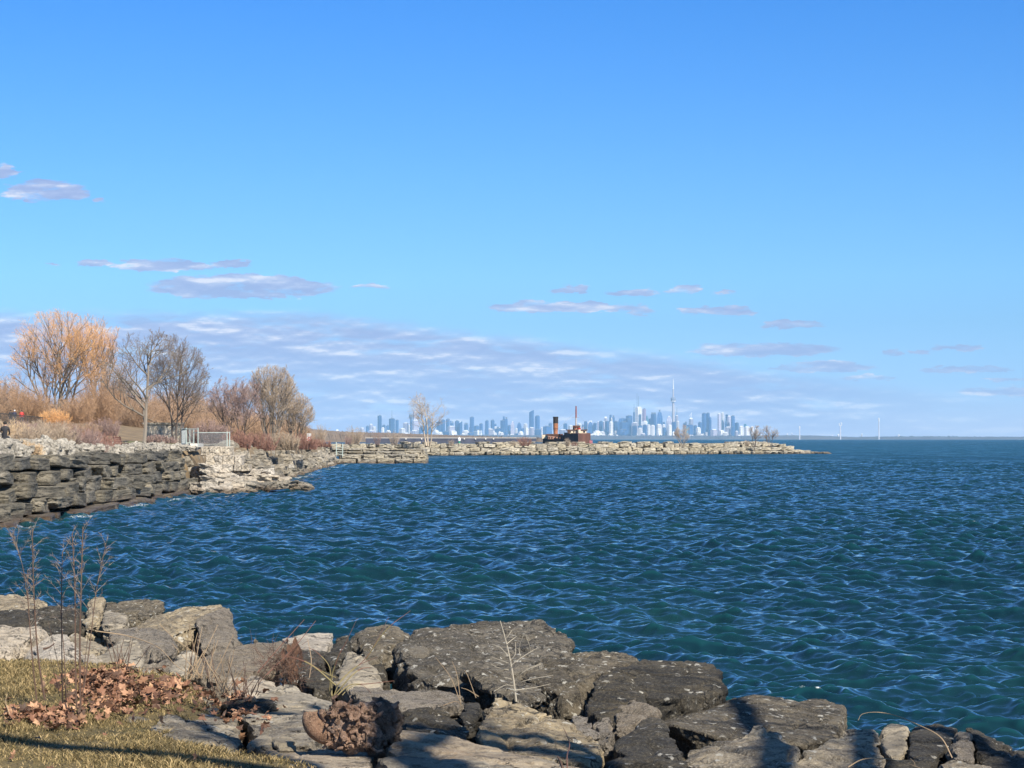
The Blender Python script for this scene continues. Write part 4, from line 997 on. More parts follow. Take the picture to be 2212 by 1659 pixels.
def boulder(pts, mat, label, rough=1.0, drop=None, name='boulder', vox=0.019):
    pts = [Vector(p) for p in pts]
    zb = min(p.z for p in pts) - 0.25
    if drop is not None: zb = min(p.z for p in pts) - drop
    allp = list(pts) + [Vector((p.x, p.y + 0.12, zb)) for p in pts]
    ctr = sum(allp, Vector()) / len(allp); ctr.z = zb
    bm = bmesh.new()
    for p in allp: bm.verts.new(p - ctr)
    def rehull():
        bmesh.ops.convex_hull(bm, input=list(bm.verts))
        bmesh.ops.delete(bm, geom=[v for v in bm.verts if not v.link_faces], context='VERTS')
    rehull()
    # knock off corners and edges: chiselled facets
    rq = random.Random(len(label) * 131 + int(ctr.x * 50))
    size = (Vector((max(v.co[i] for v in bm.verts) for i in range(3))) - Vector((min(v.co[i] for v in bm.verts) for i in range(3)))).length
    for k in range(int(15 * min(1.3, rough + .25))):
        n_ = Vector((rq.gauss(0, 1), rq.gauss(-.25, 1), rq.gauss(.25, .8))).normalized()
        m_ = max(v.co.dot(n_) for v in bm.verts)
        r = bmesh.ops.bisect_plane(bm, geom=list(bm.verts) + list(bm.edges) + list(bm.faces), plane_co=n_ * (m_ - size * rq.uniform(.006, .03)), plane_no=n_, clear_outer=True)
        for f in list(bm.faces): bm.faces.remove(f)
        for e_ in list(bm.edges): bm.edges.remove(e_)
        rehull()
    me = bpy.data.meshes.new(name); bm.to_mesh(me); bm.free()
    o = bpy.data.objects.new(name, me); COL.objects.link(o)
    md = o.modifiers.new('r', 'REMESH'); md.mode = 'VOXEL'; md.voxel_size = vox
    dg = bpy.context.evaluated_depsgraph_get(); ev = o.evaluated_get(dg)
    me2 = bpy.data.meshes.new_from_object(ev); o.modifiers.clear(); o.data = me2; me2.name = name
    n = len(me2.vertices); co = np.empty(n * 3, np.float32); me2.vertices.foreach_get('co', co); co = co.reshape(-1, 3)
    no = np.empty(n * 3, np.float32); me2.vertices.foreach_get('normal', no); no = no.reshape(-1, 3)
    sd = Vector((ctr.x * 3.1, ctr.y * 1.7, ctr.z))
    disp = np.empty(n, np.float32)
    for i in range(n):
        p = Vector(co[i])
        q = p + sd
        a = mnoise.fractal(q * 1.5, 0.9, 2.0, 3) * 0.018
        b_ = mnoise.fractal(Vector((q.x * 6, q.y * 6, q.z * 9)), 0.8, 2.2, 3) * 0.034
        # chipped ledges: stepped noise
        c = mnoise.noise(Vector((q.x * 2.6, q.y * 2.6, q.z * 6.0))); c = (math.floor(c * 5.0) / 5.0) * 0.055
        w = mnoise.voronoi(Vector((q.x * 2.2, q.y * 2.2, q.z * 3.2)))[0]; c -= max(0.0, 0.08 - (w[1] - w[0])) * 0.7
        f = 1 - abs(no[i][2]) * 0.45
        disp[i] = (a + (b_ + c) * f) * rough - 0.004
    co += no * disp[:, None]
    me2.vertices.foreach_set('co', co.ravel()); me2.update()
    me2.polygons.foreach_set('use_smooth', [False] * len(me2.polygons))
    me2.materials.clear(); me2.materials.append(mat)
    o.location = ctr
    return tag(o, label, 'boulder', 'boulders of the near bank')
B = boulder
# --- left group
B([cA(-60, 492, 28), cA(120, 488, 28), cA(240, 512, 27.4), cA(305, 560, 27), cA(330, 600, 26), cA(-60, 610, 26)], MIDR, 'flat grey boulder at the far left against the water, pale pebble on top')
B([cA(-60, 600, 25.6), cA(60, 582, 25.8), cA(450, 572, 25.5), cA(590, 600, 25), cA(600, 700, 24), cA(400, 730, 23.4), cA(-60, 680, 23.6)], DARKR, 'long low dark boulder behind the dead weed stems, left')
B([cA(590, 520, 24.8), cA(640, 497, 24.8), cA(690, 520, 24.8), cA(702, 590, 24.4), cA(685, 715, 23.8), cA(560, 715, 23.8), cA(570, 600, 24.5)], MIDR, 'upright round-topped pale boulder between the weed stems and the lake')
B([cA(700, 541, 27), cA(960, 530, 27), cA(1090, 541, 26.6), cA(1112, 590, 26), cA(1000, 640, 25), cA(870, 680, 24.8), cA(720, 620, 25.4)], LICH, 'flat shelf-like boulder at the waterline right of the upright boulder')
B([cA(700, 592, 24.4), cA(862, 622, 24), cA(848, 710, 23.4), cA(680, 700, 23.4)], MIDR, 'small squared block leaning on the upright round-topped boulder', rough=.5)
B([cA(880, 700, 23.6), cA(1100, 612, 24.4), cA(1350, 572, 24), cA(1490, 549, 24), cA(1538, 590, 23.6), cA(1330, 700, 22.6), cA(1150, 790, 22), cA(900, 760, 22.4)], MIDR, 'long tilted pale slab rising to a peak at the water, left')
B([cA(1330, 600, 23.4), cA(1470, 552, 23.7), cA(1535, 600, 23.3), cA(1605, 740, 22.3), cA(1628, 830, 21.8), cA(1420, 880, 21.2), cA(1320, 800, 21.8)], CONGL, 'bulky pitted boulder end under the peaked slab, dark hollow beneath')
B([cA(-60, 662, 21.6), cA(180, 672, 21.8), cA(240, 692, 21.6), cA(345, 748, 20.8), cA(250, 800, 20.2), cA(60, 880, 19.2), cA(-60, 880, 19.2)], LIGHTR, 'broad pale boulder at the left frame edge above the lawn')
B([cA(95, 862, 19.4), cA(400, 742, 20.6), cA(452, 752, 20.4), cA(545, 905, 18.6), cA(430, 950, 18), cA(100, 915, 18.4)], LIGHTR, 'pale tilted slab behind the weed stems with a dark twig on it')
B([cA(450, 722, 21.4), cA(610, 800, 20.8), cA(745, 842, 20.4), cA(660, 910, 19.4), cA(540, 905, 19.6), cA(470, 800, 20.4)], MIDR, 'grey wedge boulder in the dip behind the weed stems')
B([cA(760, 850, 19.4), cA(862, 762, 20), cA(930, 792, 19.6), cA(962, 900, 18.6), cA(955, 985, 18), cA(760, 1000, 17.8), cA(640, 925, 18.6)], SMOOTHR, 'smooth pale grey rounded boulder above the leaf pile', rough=.6)
B([cA(700, 720, 22.4), cA(900, 702, 22.4), cA(1130, 702, 22), cA(1185, 840, 20.6), cA(1150, 950, 19.8), cA(1100, 980, 19.6), cA(950, 900, 20.2), cA(760, 800, 21.4)], CONGL, 'rough pitted dark boulder with a black gap below, centre left')
B([cA(870, 1055, 17), cA(900, 955, 17.8), cA(1050, 1022, 17.4), cA(1125, 1062, 17), cA(1100, 1125, 16.4), cA(880, 1125, 16.4)], LIGHTR, 'white broken stone in the middle of the dead leaves')
B([cA(540, 900, 18.4), cA(600, 868, 18.6), cA(690, 902, 18.2), cA(640, 975, 17.6), cA(550, 975, 17.6)], LIGHTR, 'small white stone at the head of the leaf pile')
B([cA(1150, 950, 18.6), cA(1250, 870, 19.4), cA(1330, 900, 19), cA(1240, 1040, 17.6), cA(1130, 1040, 17.6)], SMOOTHR, 'smooth leaning stone right of the black gap')
B([cB(-120, 480, 19.4), cB(20, 395, 20.6), cB(160, 372, 20.8), cB(420, 345, 21), cB(480, 365, 20.6), cB(310, 560, 18.6), cB(200, 620, 18), cB(-120, 620, 17.8), cA(1180, 990, 18.6)], CONGL, 'broad rough pale boulder speckled with pebbles, below the pointed stone')
B([cB(200, 375, 21.4), cB(225, 318, 21.4), cB(252, 360, 21.4), cB(245, 400, 21)], MIDR, 'tiny pointed stone standing against the water')
B([cB(400, 325, 21.6), cB(640, 282, 22), cB(832, 279, 22), cB(795, 420, 20.4), cB(740, 445, 20), cB(560, 410, 20.4)], LIGHTR, 'flat creamy slab behind the tangle of brown twigs', rough=.4)
B([cB(828, 268, 20.2), cB(950, 282, 20.2), cB(965, 350, 19.6), cB(880, 560, 18), cB(775, 570, 18), cB(782, 430, 19)], DARKR, 'dark upright slab left of the lichen-crusted boulder')
B([cB(960, 370, 19.8), cB(1000, 202, 21), cB(1075, 210, 21), cB(1130, 400, 19.4), cB(1060, 480, 18.8)], LICH, 'narrow pointed boulder beside the dark upright slab')
B([cB(1065, 235, 21.2), cB(1110, 197, 21.4), cB(1250, 197, 21.4), cB(1370, 250, 21), cB(1490, 292, 20.8), cB(1400, 340, 20), cB(1265, 480, 18.6), cB(1180, 590, 17.8), cB(1060, 500, 18.6)], LICH, 'white lichen-crusted boulder left of the biggest boulder')
B([cB(860, 560, 18), cB(960, 422, 18.8), cB(1030, 402, 18.8), cB(1065, 480, 18.3), cB(1180, 585, 17.4), cB(1225, 700, 16.4), cB(1000, 705, 16.2), cB(850, 665, 16.6)], SMOOTHR, 'smooth ribbed grey boulder under the yellow twigs', rough=.7)
B([cB(470, 380, 19.6), cB(560, 402, 19.6), cB(640, 440, 19.3), cB(700, 412, 19.4), cB(780, 442, 19.2), cB(772, 505, 18.6), cB(650, 605, 17.6), cB(480, 625, 17.4), cB(420, 560, 18)], DARKR, 'dark boulder half hidden by the tangle of brown twigs')
B([cB(-10, 640, 16.4), cB(200, 612, 16.8), cB(375, 682, 16.4), cB(280, 785, 15.4), cB(200, 835, 15), cB(-10, 835, 15)], TANR, 'rounded tan boulder right of the leaf pile', rough=.7)
B([cB(180, 825, 15), cB(290, 702, 16), cB(470, 682, 16.2), cB(600, 742, 15.8), cB(835, 830, 15.4), cB(820, 880, 14.9), cB(620, 900, 14.6), cB(200, 865, 14.7)], SMOOTHR, 'smooth dark grey boulder behind the driftwood stump, left side', rough=.8)
# --- the big centre boulder and its neighbours
B([cB(1262, 425, 17.8), cB(1490, 268, 20), cB(1700, 226, 20.4), cB(1950, 202, 20.8), cC(300, 168, 20.9), cC(545, 160, 20.9), cC(625, 212, 20.4), cC(700, 340, 19), cC(712, 440, 18.2), cC(480, 480, 17.4), cB(1262, 505, 17.4), cB(1345, 650, 16.9), cB(1410, 745, 16.4), cB(1830, 760, 16.2), cC(350, 640, 16.6)],
  LICH, 'biggest boulder, slab-topped and white-spotted, at the centre against the lake', rough=1.2)
B([cB(940, 745, 15.8), cB(1000, 690, 16.2), cB(1400, 745, 16), cB(1850, 765, 15.8), cB(1880, 860, 14.9), cB(1400, 880, 14.6), cB(1080, 835, 15)], CONGL, 'long low pitted boulder directly below the biggest boulder')
B([cB(1842, 560, 16.2), cC(-60, 560, 16.9), cC(60, 600, 16.9), cC(175, 640, 16.8), cC(430, 750, 16), cC(568, 870, 15.2), cC(480, 930, 14.6), cC(110, 800, 15.2), cB(2000, 640, 15.9)], LICH, 'slanting slab with a black hollow on its left, below the biggest boulder', drop=-0.05)
B([cC(90, 775, 14.9), cC(250, 795, 14.9), cC(350, 872, 14.5), cC(640, 1012, 14), cC(880, 1175, 13.4), cC(1035, 1192, 13.3), cC(1035, 1300, 12.7), cC(880, 1335, 12.4), cC(-20, 1190, 13), cC(-20, 1020, 13.7), cC(20, 900, 14.2)], MIDR, 'large pale concrete-like boulder with pebbly face at bottom centre')
B([cB(1865, 815, 15), cB(1900, 798, 15.1), cB(2062, 845, 14.8), cB(1935, 1090, 13.6), cB(1835, 960, 14)], DARKR, 'small dark jagged boulder wedged in the centre gap')
B([cB(1320, 880, 14.4), cB(1450, 872, 14.6), cB(1700, 900, 14.4), cB(1900, 1000, 13.8), cB(1935, 1115, 13.2), cB(1700, 1090, 13.1), cB(1310, 1045, 13.3)], DARKR, 'dark boulder right of the driftwood stump')
B([cB(1240, 1100, 12.8), cB(1310, 1045, 13.2), cB(1600, 1068, 13.1), cC(0, 1185, 12.8), cC(300, 1232, 12.6), cC(860, 1345, 12.2), cC(700, 1420, 11.8), cC(0, 1310, 12), cB(1250, 1245, 12.2)], TANR, 'long tan slab with a broad dark shadow band, bottom centre', rough=.5)
B([cB(1165, 1258, 11.9), cB(1500, 1262, 11.9), cB(2000, 1290, 11.8), cC(420, 1345, 11.8), cC(420, 1440, 11.2), cB(1340, 1440, 11.2)], SMOOTHR, 'smooth grey slab cut by the bottom frame edge, centre', rough=.5)
B([cB(270, 1200, 12.4), cB(500, 1172, 12.7), cB(745, 1200, 12.6), cB(1142, 1240, 12.4), cB(1130, 1420, 11.2), cB(500, 1420, 11.2), cB(380, 1290, 11.8)], TANR, 'flat tan slab in the lawn below the driftwood stump', rough=.5)
B([cB(40, 885, 14.5), cB(250, 850, 14.9), cB(620, 832, 15), cB(810, 900, 14.5), cB(780, 930, 14.2), cB(40, 930, 14.2)], SMOOTHR, 'long grey slab behind, left of the driftwood stump', rough=.6)
B([cB(95, 925, 14), cB(300, 912, 14.1), cB(600, 916, 14.1), cB(790, 1000, 13.4), cB(785, 1130, 12.7), cB(690, 1190, 12.4), cB(540, 1180, 12.5), cB(230, 1110, 12.9)], MIDR, 'grey lichen-flecked slab left of the driftwood stump', rough=.6)
B([cB(-10, 940, 13.9), cB(75, 925, 14), cB(95, 1080, 13), cB(60, 1150, 12.7), cB(-60, 1100, 13)], SMOOTHR, 'end block of the cracked grey slab', rough=.5)
B([cB(185, 1125, 12.6), cB(270, 1066, 13), cB(345, 1090, 12.9), cB(350, 1180, 12.3), cB(150, 1180, 12.3)], SMOOTHR, 'left of two small round grey stones at the lawn edge', rough=.5)
B([cB(350, 1120, 12.5), cB(430, 1086, 12.8), cB(500, 1112, 12.7), cB(545, 1180, 12.3), cB(360, 1195, 12.2)], SMOOTHR, 'right of two small round grey stones at the lawn edge', rough=.5)
B([cA(850, 1255, 13.8), cA(965, 1222, 14.2), cA(1300, 1265, 14), cA(1600, 1332, 13.7), cA(1595, 1445, 13), cA(1430, 1420, 13), cA(840, 1372, 13)], MIDR, 'long grey slab with a dark cracked end, right of the weed stems', rough=.6)
B([cA(1010, 1385, 12.8), cA(1080, 1305, 13.4), cA(1150, 1296, 13.4), cA(1560, 1442, 12.8), cA(1665, 1505, 12.4), cA(1560, 1540, 12.2), cA(1200, 1500, 12.2)], MIDR, 'pale slanting stone at the lawn edge streaked by a shadow', rough=.6)
B([cA(430, 1295, 13.6), cA(620, 1252, 14), cA(900, 1230, 14.2), cA(850, 1370, 13.1), cA(600, 1362, 13.1)], SMOOTHR, 'low shaded kerb-like slab at the foot of the leaf pile', rough=.5)
B([cA(960, 1195, 14.6), cA(1100, 1150, 15), cA(1420, 1130, 15.2), cA(1445, 1195, 14.6), cA(1435, 1285, 14), cA(1050, 1250, 14.2)], SMOOTHR, 'flat grey slab right of the leaf pile', rough=.4)
B([cA(1440, 1210, 14.6), cA(1600, 1190, 14.8), cA(1800, 1200, 14.8), cA(1874, 1230, 14.4), cA(1560, 1290, 14)], DARKR, 'dark weathered slab under the cut stems')
B([cB(590, 610, 17.5), cB(700, 560, 17.9), cB(850, 590, 17.6), cB(880, 700, 16.6), cB(760, 740, 16.2), cB(600, 720, 16.4)], DARKR, 'dark stone behind the roots of the yellow-stemmed shrub')
B([cB(1120, 560, 17.9), cB(1230, 540, 18.1), cB(1260, 640, 17.4), cB(1130, 660, 17.3)], DARKR, 'dark stone in the hollow left of the biggest boulder')
# --- right group
B([cC(362, 485, 17.4), cC(600, 445, 18.4), cC(900, 425, 18.9), cC(1045, 416, 19), cC(1190, 466, 18.4), cC(1230, 495, 18), cC(950, 610, 16.6), cC(480, 780, 16), cC(700, 885, 15.6), cC(340, 680, 16.4)], LICH, 'flat-topped white-spotted block right of the biggest boulder')
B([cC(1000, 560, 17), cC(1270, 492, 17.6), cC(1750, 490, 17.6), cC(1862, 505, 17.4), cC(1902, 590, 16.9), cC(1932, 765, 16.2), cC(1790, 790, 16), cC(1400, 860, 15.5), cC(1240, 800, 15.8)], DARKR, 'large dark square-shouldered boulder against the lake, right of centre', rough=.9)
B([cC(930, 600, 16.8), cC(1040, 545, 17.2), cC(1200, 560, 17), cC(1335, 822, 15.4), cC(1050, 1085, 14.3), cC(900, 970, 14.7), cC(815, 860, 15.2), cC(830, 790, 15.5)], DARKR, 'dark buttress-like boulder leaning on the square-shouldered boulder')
B([cC(1065, 870, 15), cC(1170, 765, 15.5), cC(1350, 812, 15.2), cC(1440, 855, 14.9), cC(1300, 950, 14.4), cC(1170, 1080, 13.9), cC(1030, 1015, 14.2)], CONGL, 'yellowish lichen-covered knob below the square-shouldered boulder')
B([cC(690, 920, 14.8), cC(760, 895, 14.9), cC(855, 962, 14.5), cC(895, 1065, 14), cC(890, 1165, 13.6), cC(720, 1095, 13.9)], CONGL, 'small pebbly stone in the gap right of the pale concrete-like boulder')
B([cC(890, 990, 14.5), cC(1000, 960, 14.6), cC(1040, 1060, 14), cC(1000, 1150, 13.6), cC(900, 1140, 13.7)], CONGL, 'second small pebbly stone in the gap, farther right')
B([cC(1262, 955, 14.9), cC(1400, 885, 15.6), cC(1800, 790, 16.9), cC(2000, 758, 17.2), cD(250, 802, 17), cD(480, 832, 16.8), cD(765, 797, 16.8), cD(825, 792, 16.8), cD(882, 892, 15.9), cD(830, 1005, 15), cD(770, 1080, 14.5), cD(480, 1140, 14.2), cC(1910, 1110, 14), cC(1430, 1000, 14.4)], LICH, 'huge flat dark slab with pale lichen flecks and a diagonal shadow, right', rough=.7)
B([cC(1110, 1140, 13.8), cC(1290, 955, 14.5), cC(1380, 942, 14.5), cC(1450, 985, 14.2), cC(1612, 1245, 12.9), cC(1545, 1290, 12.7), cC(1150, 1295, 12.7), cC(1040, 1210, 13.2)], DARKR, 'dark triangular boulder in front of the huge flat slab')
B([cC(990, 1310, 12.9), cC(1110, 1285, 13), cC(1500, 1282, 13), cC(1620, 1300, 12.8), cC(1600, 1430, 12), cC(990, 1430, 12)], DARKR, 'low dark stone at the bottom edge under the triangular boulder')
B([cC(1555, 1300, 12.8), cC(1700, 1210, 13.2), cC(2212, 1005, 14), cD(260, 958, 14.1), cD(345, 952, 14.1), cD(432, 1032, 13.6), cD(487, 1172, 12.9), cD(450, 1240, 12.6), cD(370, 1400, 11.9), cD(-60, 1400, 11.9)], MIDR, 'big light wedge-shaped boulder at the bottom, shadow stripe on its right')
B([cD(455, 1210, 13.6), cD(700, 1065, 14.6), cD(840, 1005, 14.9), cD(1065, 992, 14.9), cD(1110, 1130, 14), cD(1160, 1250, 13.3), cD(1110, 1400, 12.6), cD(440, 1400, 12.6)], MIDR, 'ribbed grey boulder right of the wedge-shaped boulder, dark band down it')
B([cD(1065, 1045, 14.6), cD(1130, 995, 15), cD(1200, 955, 15.2), cD(1330, 975, 15), cD(1325, 1210, 13.8), cD(1260, 1250, 13.5), cD(1155, 1220, 13.7)], SMOOTHR, 'grey boulder left of the shade-faced block', rough=.7)
B([cD(1330, 1005, 14.8), cD(1380, 927, 15.4), cD(1500, 952, 15.3), cD(1705, 1000, 15), cD(1668, 1120, 14.2), cD(1480, 1295, 13.2), cD(1325, 1215, 13.7)], DARKR, 'shade-faced block near the right end of the bank', rough=.5)  # dark stone colour carries the shade of its left-facing side
B([cD(1665, 1110, 13.9), cD(1700, 1035, 14.3), cD(1760, 1015, 14.4), cD(1830, 1060, 14.1), cD(1855, 1220, 13.2), cD(1800, 1270, 12.9), cD(1660, 1250, 13)], CONGL, 'pale pitted lump right of the shade-faced block')
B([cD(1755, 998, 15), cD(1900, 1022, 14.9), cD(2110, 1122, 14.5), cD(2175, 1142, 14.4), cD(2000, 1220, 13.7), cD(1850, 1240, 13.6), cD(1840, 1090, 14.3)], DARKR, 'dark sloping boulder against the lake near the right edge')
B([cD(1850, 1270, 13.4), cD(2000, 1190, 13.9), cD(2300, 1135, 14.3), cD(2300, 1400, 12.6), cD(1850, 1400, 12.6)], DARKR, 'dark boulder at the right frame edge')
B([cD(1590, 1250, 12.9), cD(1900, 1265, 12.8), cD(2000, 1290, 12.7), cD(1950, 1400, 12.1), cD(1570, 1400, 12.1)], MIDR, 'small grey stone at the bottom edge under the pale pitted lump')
B([cD(1105, 1320, 12.9), cD(1300, 1235, 13.3), cD(1500, 1290, 13), cD(1520, 1400, 12.3), cD(1105, 1400, 12.3)], DARKR, 'dark low stone at the bottom under the shade-faced block')
o = B([cA(165, 500, 27.3), cA(190, 493, 27.3), cA(215, 500, 27.3), cA(190, 507, 27.2)], LIGHTR, 'small white flat pebble lying on the far-left boulder', rough=.1, drop=0.01, name='pebble', vox=0.012); o['category'] = 'pebble'; del o['group']

# ------------------------------------------------------------------ vegetation
def veg_mat(name, c, var=0.35, rough=0.85):
    m, g, bs = new_mat(name)
    geo = g.n('ShaderNodeNewGeometry'); t = g.n('ShaderNodeTexCoord')
    nz = g.noise(t.outputs['Object'], 0.7, 4, 0.6)
    f = g.m('MULTIPLY_ADD', geo.outputs['Random Per Island'], 0.6, g.m('MULTIPLY', nz, 0.5))
    g.put(bs.inputs['Base Color'], g.mix(f, tuple(x * (1 - var) for x in c), tuple(min(1, x * (1 + var)) for x in c)))
    bs.inputs['Roughness'].default_value = rough
    return m
class Spikes:
    """many thin tapering twigs as three-sided needles"""
    def __init__(self): self.a, self.b, self.r = [], [], []
    def add(self, a, b, r): self.a.append(tuple(a)); self.b.append(tuple(b)); self.r.append(r)
    def build(self, name, mat, parent=None, seed=0):
        a = np.array(self.a, np.float32); b = np.array(self.b, np.float32); r = np.array(self.r, np.float32)[:, None]
        d = b - a; d /= np.linalg.norm(d, axis=1, keepdims=True) + 1e-9
        x = np.cross(d, np.array([0.31, 0.77, 0.55], np.float32)); x /= np.linalg.norm(x, axis=1, keepdims=True) + 1e-9; y = np.cross(d, x)
        v = np.stack([a + x * r, a + (-.5 * x + .866 * y) * r, a + (-.5 * x - .866 * y) * r, b], 1).reshape(-1, 3)
        i = np.arange(len(a))[:, None] * 4
        f = np.concatenate([i + [0, 1, 3], i + [1, 2, 3], i + [2, 0, 3]], 1).reshape(-1, 3)
        return mesh_np(name, v, f, mat, parent)
def rvec(rn): v = Vector((rn.gauss(0, 1), rn.gauss(0, 1), rn.gauss(0, 1))); return v.normalized()
def tree(u, vb, vt, hw, d, label, trunk_m, twig_m, seed=0, name='bare_tree', trunks=1, lean=(0, 0), fork=0.22, limbs=7, spread=0.75, up=0.35, tw=1.0, rad=0.018, tr=0.028, kids=(7, 6, 6, 5), cat='tree', group='leafless trees', droop=0.0, fan=0.85):
    rn = random.Random(seed)
    base = P(u, vb, d); top = P(u, vt, d)
    if u < 700 and d < 345: base.z = max(float(left_ground_z(base.x, d)), 2.95)
    H = top.z - base.z; W = hw / F * d
    e = empty(name, base - Vector((0, 0, 0.25))); tag(e, label, cat, group)
    T, S = MB(), Spikes()
    def inside(p): return (p.x / (W * 1.04)) ** 2 + max(0, (p.z - H * 0.55) / (H * 0.5)) ** 2 < 1.12
    def rec(p, dr, L, r, lev):
        n = 5 if lev < 2 else 3
        pts = [p.copy()]; q = p.copy(); dd = dr.copy()
        for i in range(n):
            dd = (dd + rvec(rn) * (0.16 + 0.06 * lev) + Vector((0, 0, up * (0.16 if lev < 3 else 0.08))) - Vector((0, 0, droop * 0.25 * (lev >= 3)))).normalized()
            q = q + dd * (L / n)
            pts.append(q.copy())
            if lev > 0 and not inside(q): break
        rr = [r * (1 - 0.7 * i / max(1, len(pts) - 1)) for i in range(len(pts))]
        if lev <= 2: T.tube(pts, rr, 6 if lev == 0 else (5 if lev == 1 else 3), cap=False)
        else:
            for i in range(len(pts) - 1): S.add(pts[i], pts[i + 1], max(rr[i], rad * (1 if lev == 3 else .75)))
        if lev >= 4: return
        nk = kids[lev]
        for k in range(nk):
            t = (fork + (1 - fork) * (k + rn.random()) / nk) if lev == 0 else (0.2 + 0.8 * (k + rn.random()) / nk)
            f = t * (len(pts) - 1); i = min(int(f), len(pts) - 2); pos = pts[i].lerp(pts[i + 1], f - i)
            loc = (pts[i + 1] - pts[i]).normalized()
            side = rvec(rn); side -= loc * side.dot(loc); side.normalize()
            nd = (loc * (1 - spread * (0.55 if lev else 0.75)) + side * spread * (0.8 + .4 * rn.random()) + Vector((0, 0, up * .35))).normalized()
            cl = L * (0.62 if lev else 0.72) * (1.12 - 0.55 * t) * rn.uniform(.7, 1.15)
            rec(pos, nd, cl, max(r * 0.5 * (1.1 - .4 * t), rad), lev + 1)
    for k in range(trunks):
        if trunks == 1: d0 = Vector((lean[0], lean[1], 1)).normalized(); p0 = Vector((0, 0, 0)); L0 = H * 0.86
        else:
            a = (k + .5) / trunks * 2 - 1
            d0 = Vector((a * W / H * fan + lean[0], rn.uniform(-.25, .25), 1)).normalized(); p0 = Vector((a * W * .14, rn.uniform(-.4, .4), 0)); L0 = H * rn.uniform(.78, .92) * (1 - .22 * abs(a))
        rec(p0, d0, L0, H * tr * (1 if trunks == 1 else .6), 0)
    T.build('trunk', trunk_m, e); S.build('crown', twig_m, e)
    return e
BARK = veg_mat('bark_grey', (0.17, 0.145, 0.12)); BARKD = veg_mat('bark_dark', (0.10, 0.08, 0.07)); BARKP = veg_mat('bark_pale', (0.40, 0.33, 0.25))
TW_GREY = veg_mat('twig_grey', (0.16, 0.13, 0.11)); TW_BROWN = veg_mat('twig_brown', (0.30, 0.20, 0.13)); TW_ORANGE = veg_mat('twig_orange', (0.60, 0.34, 0.15)); TW_RED = veg_mat('twig_red', (0.25, 0.135, 0.105)); TW_AMBER = veg_mat('twig_amber', (0.34, 0.215, 0.13))
TW_TAN = veg_mat('twig_tan', (0.35, 0.275, 0.205)); TW_STRAW = veg_mat('twig_straw', (0.50, 0.37, 0.235)); TW_PALE = veg_mat('twig_pale', (0.37, 0.30, 0.245)); TW_MAUVE = veg_mat('twig_mauve', (0.27, 0.19, 0.17))
tree(128, 910, 688, 92, 280, 'large golden-orange willow with several trunks, at the far left', BARK, TW_ORANGE, 3, 'willow_tree', trunks=7, up=0.5, spread=0.62, kids=(9, 6, 6, 4), rad=0.017, fork=0.25, tr=0.022, fan=1.15)
tree(208, 925, 700, 46, 284, 'right-hand golden willow with slim upright stems beside the large one', BARK, TW_ORANGE, 14, 'willow_tree', trunks=4, up=0.6, spread=0.55, kids=(8, 6, 6, 3), rad=0.017, fork=0.3, tr=0.02, fan=1.0)
tree(310, 972, 722, 78, 178, 'tall grey leafless tree with a straight trunk in front of the concrete wall', BARK, TW_GREY, 21, trunks=1, up=0.45, spread=0.72, kids=(12, 7, 6, 5), rad=0.016, tr=0.021, fork=0.24)
tree(382, 964, 738, 56, 196, 'tall grey leafless tree just left of the mesh fence', BARKD, TW_GREY, 8, trunks=3, up=0.5, spread=0.6, kids=(9, 7, 6, 5), rad=0.016, tr=0.018)
tree(492, 950, 822, 34, 236, 'dark leafless tree right above the mesh fence', BARKD, TW_MAUVE, 31, trunks=3, up=0.45, spread=0.6, kids=(8, 6, 6, 5), rad=0.018, tr=0.018)
tree(524, 950, 818, 36, 232, 'dark leafless tree between the mesh fence and the feathery tree', BARKD, TW_MAUVE, 33, trunks=3, up=0.45, spread=0.6, kids=(8, 6, 6, 5), rad=0.018, tr=0.018)
tree(586, 952, 797, 52, 238, 'broad feathery brown tree with many upright stems, right end of the wood', BARK, TW_TAN, 35, trunks=9, up=0.6, spread=0.5, kids=(8, 6, 5, 4), rad=0.016, tr=0.018, fan=1.0)
tree(636, 952, 850, 38, 246, 'smaller rounded tan tree at the right end of the wood', BARK, TW_TAN, 36, trunks=8, up=0.5, spread=0.55, kids=(7, 6, 5, 4), rad=0.016, tr=0.018, fan=1.05)
tree(925, 961, 853, 43, 496, 'lone pale-trunked bare tree standing on the breakwater', BARKP, TW_PALE, 50, trunks=3, up=0.3, spread=0.7, kids=(7, 6, 5, 3), rad=0.02, tr=0.026, fork=.3, fan=.8)
def shrub(u, vb, vt, hw, d, label, m, seed, n=60, tw=7, rad=0.015, up=1.0, wide=.35, group='leafless shrubs', name='bare_shrub'):
    rn = random.Random(seed); base = P(u, vb, d)
    if u < 700 and d < 345: base.z = max(float(left_ground_z(base.x, d)), 2.95)
    H = P(u, vt, d).z - base.z; W = hw / F * d
    e = empty(name, base - Vector((0, 0, .15))); tag(e, label, 'shrub', group)
    S, K = Spikes(), Spikes()
    for i in range(n):
        a = rn.uniform(-1, 1); b = rn.uniform(-1, 1)
        p = Vector((a * W * wide, b * W * .35, 0)); dr = Vector((a * W * max(.15, .95 - wide) * .9 / max(H, .1) + rn.gauss(0, .18), b * .4 + rn.gauss(0, .15), up)).normalized()
        L = H * (rn.uniform(.6, 1.08) if wide < .5 else rn.uniform(.3, 1.1)) * (1 - .25 * abs(a)); q = p
        for s in range(4):
            q2 = q + dr * L / 4; dr = (dr + rvec(rn) * .16).normalized(); S.add(q, q2, rad * (1.5 - s * .25))
            for k in range(tw):
                t = q.lerp(q2, rn.random()); w = (dr * .8 + rvec(rn) * .7).normalized(); K.add(t, t + w * L * rn.uniform(.08, .24), rad * .7)
            q = q2
    S.build('stems', m, e); K.build('twigs', m, e)
    return e
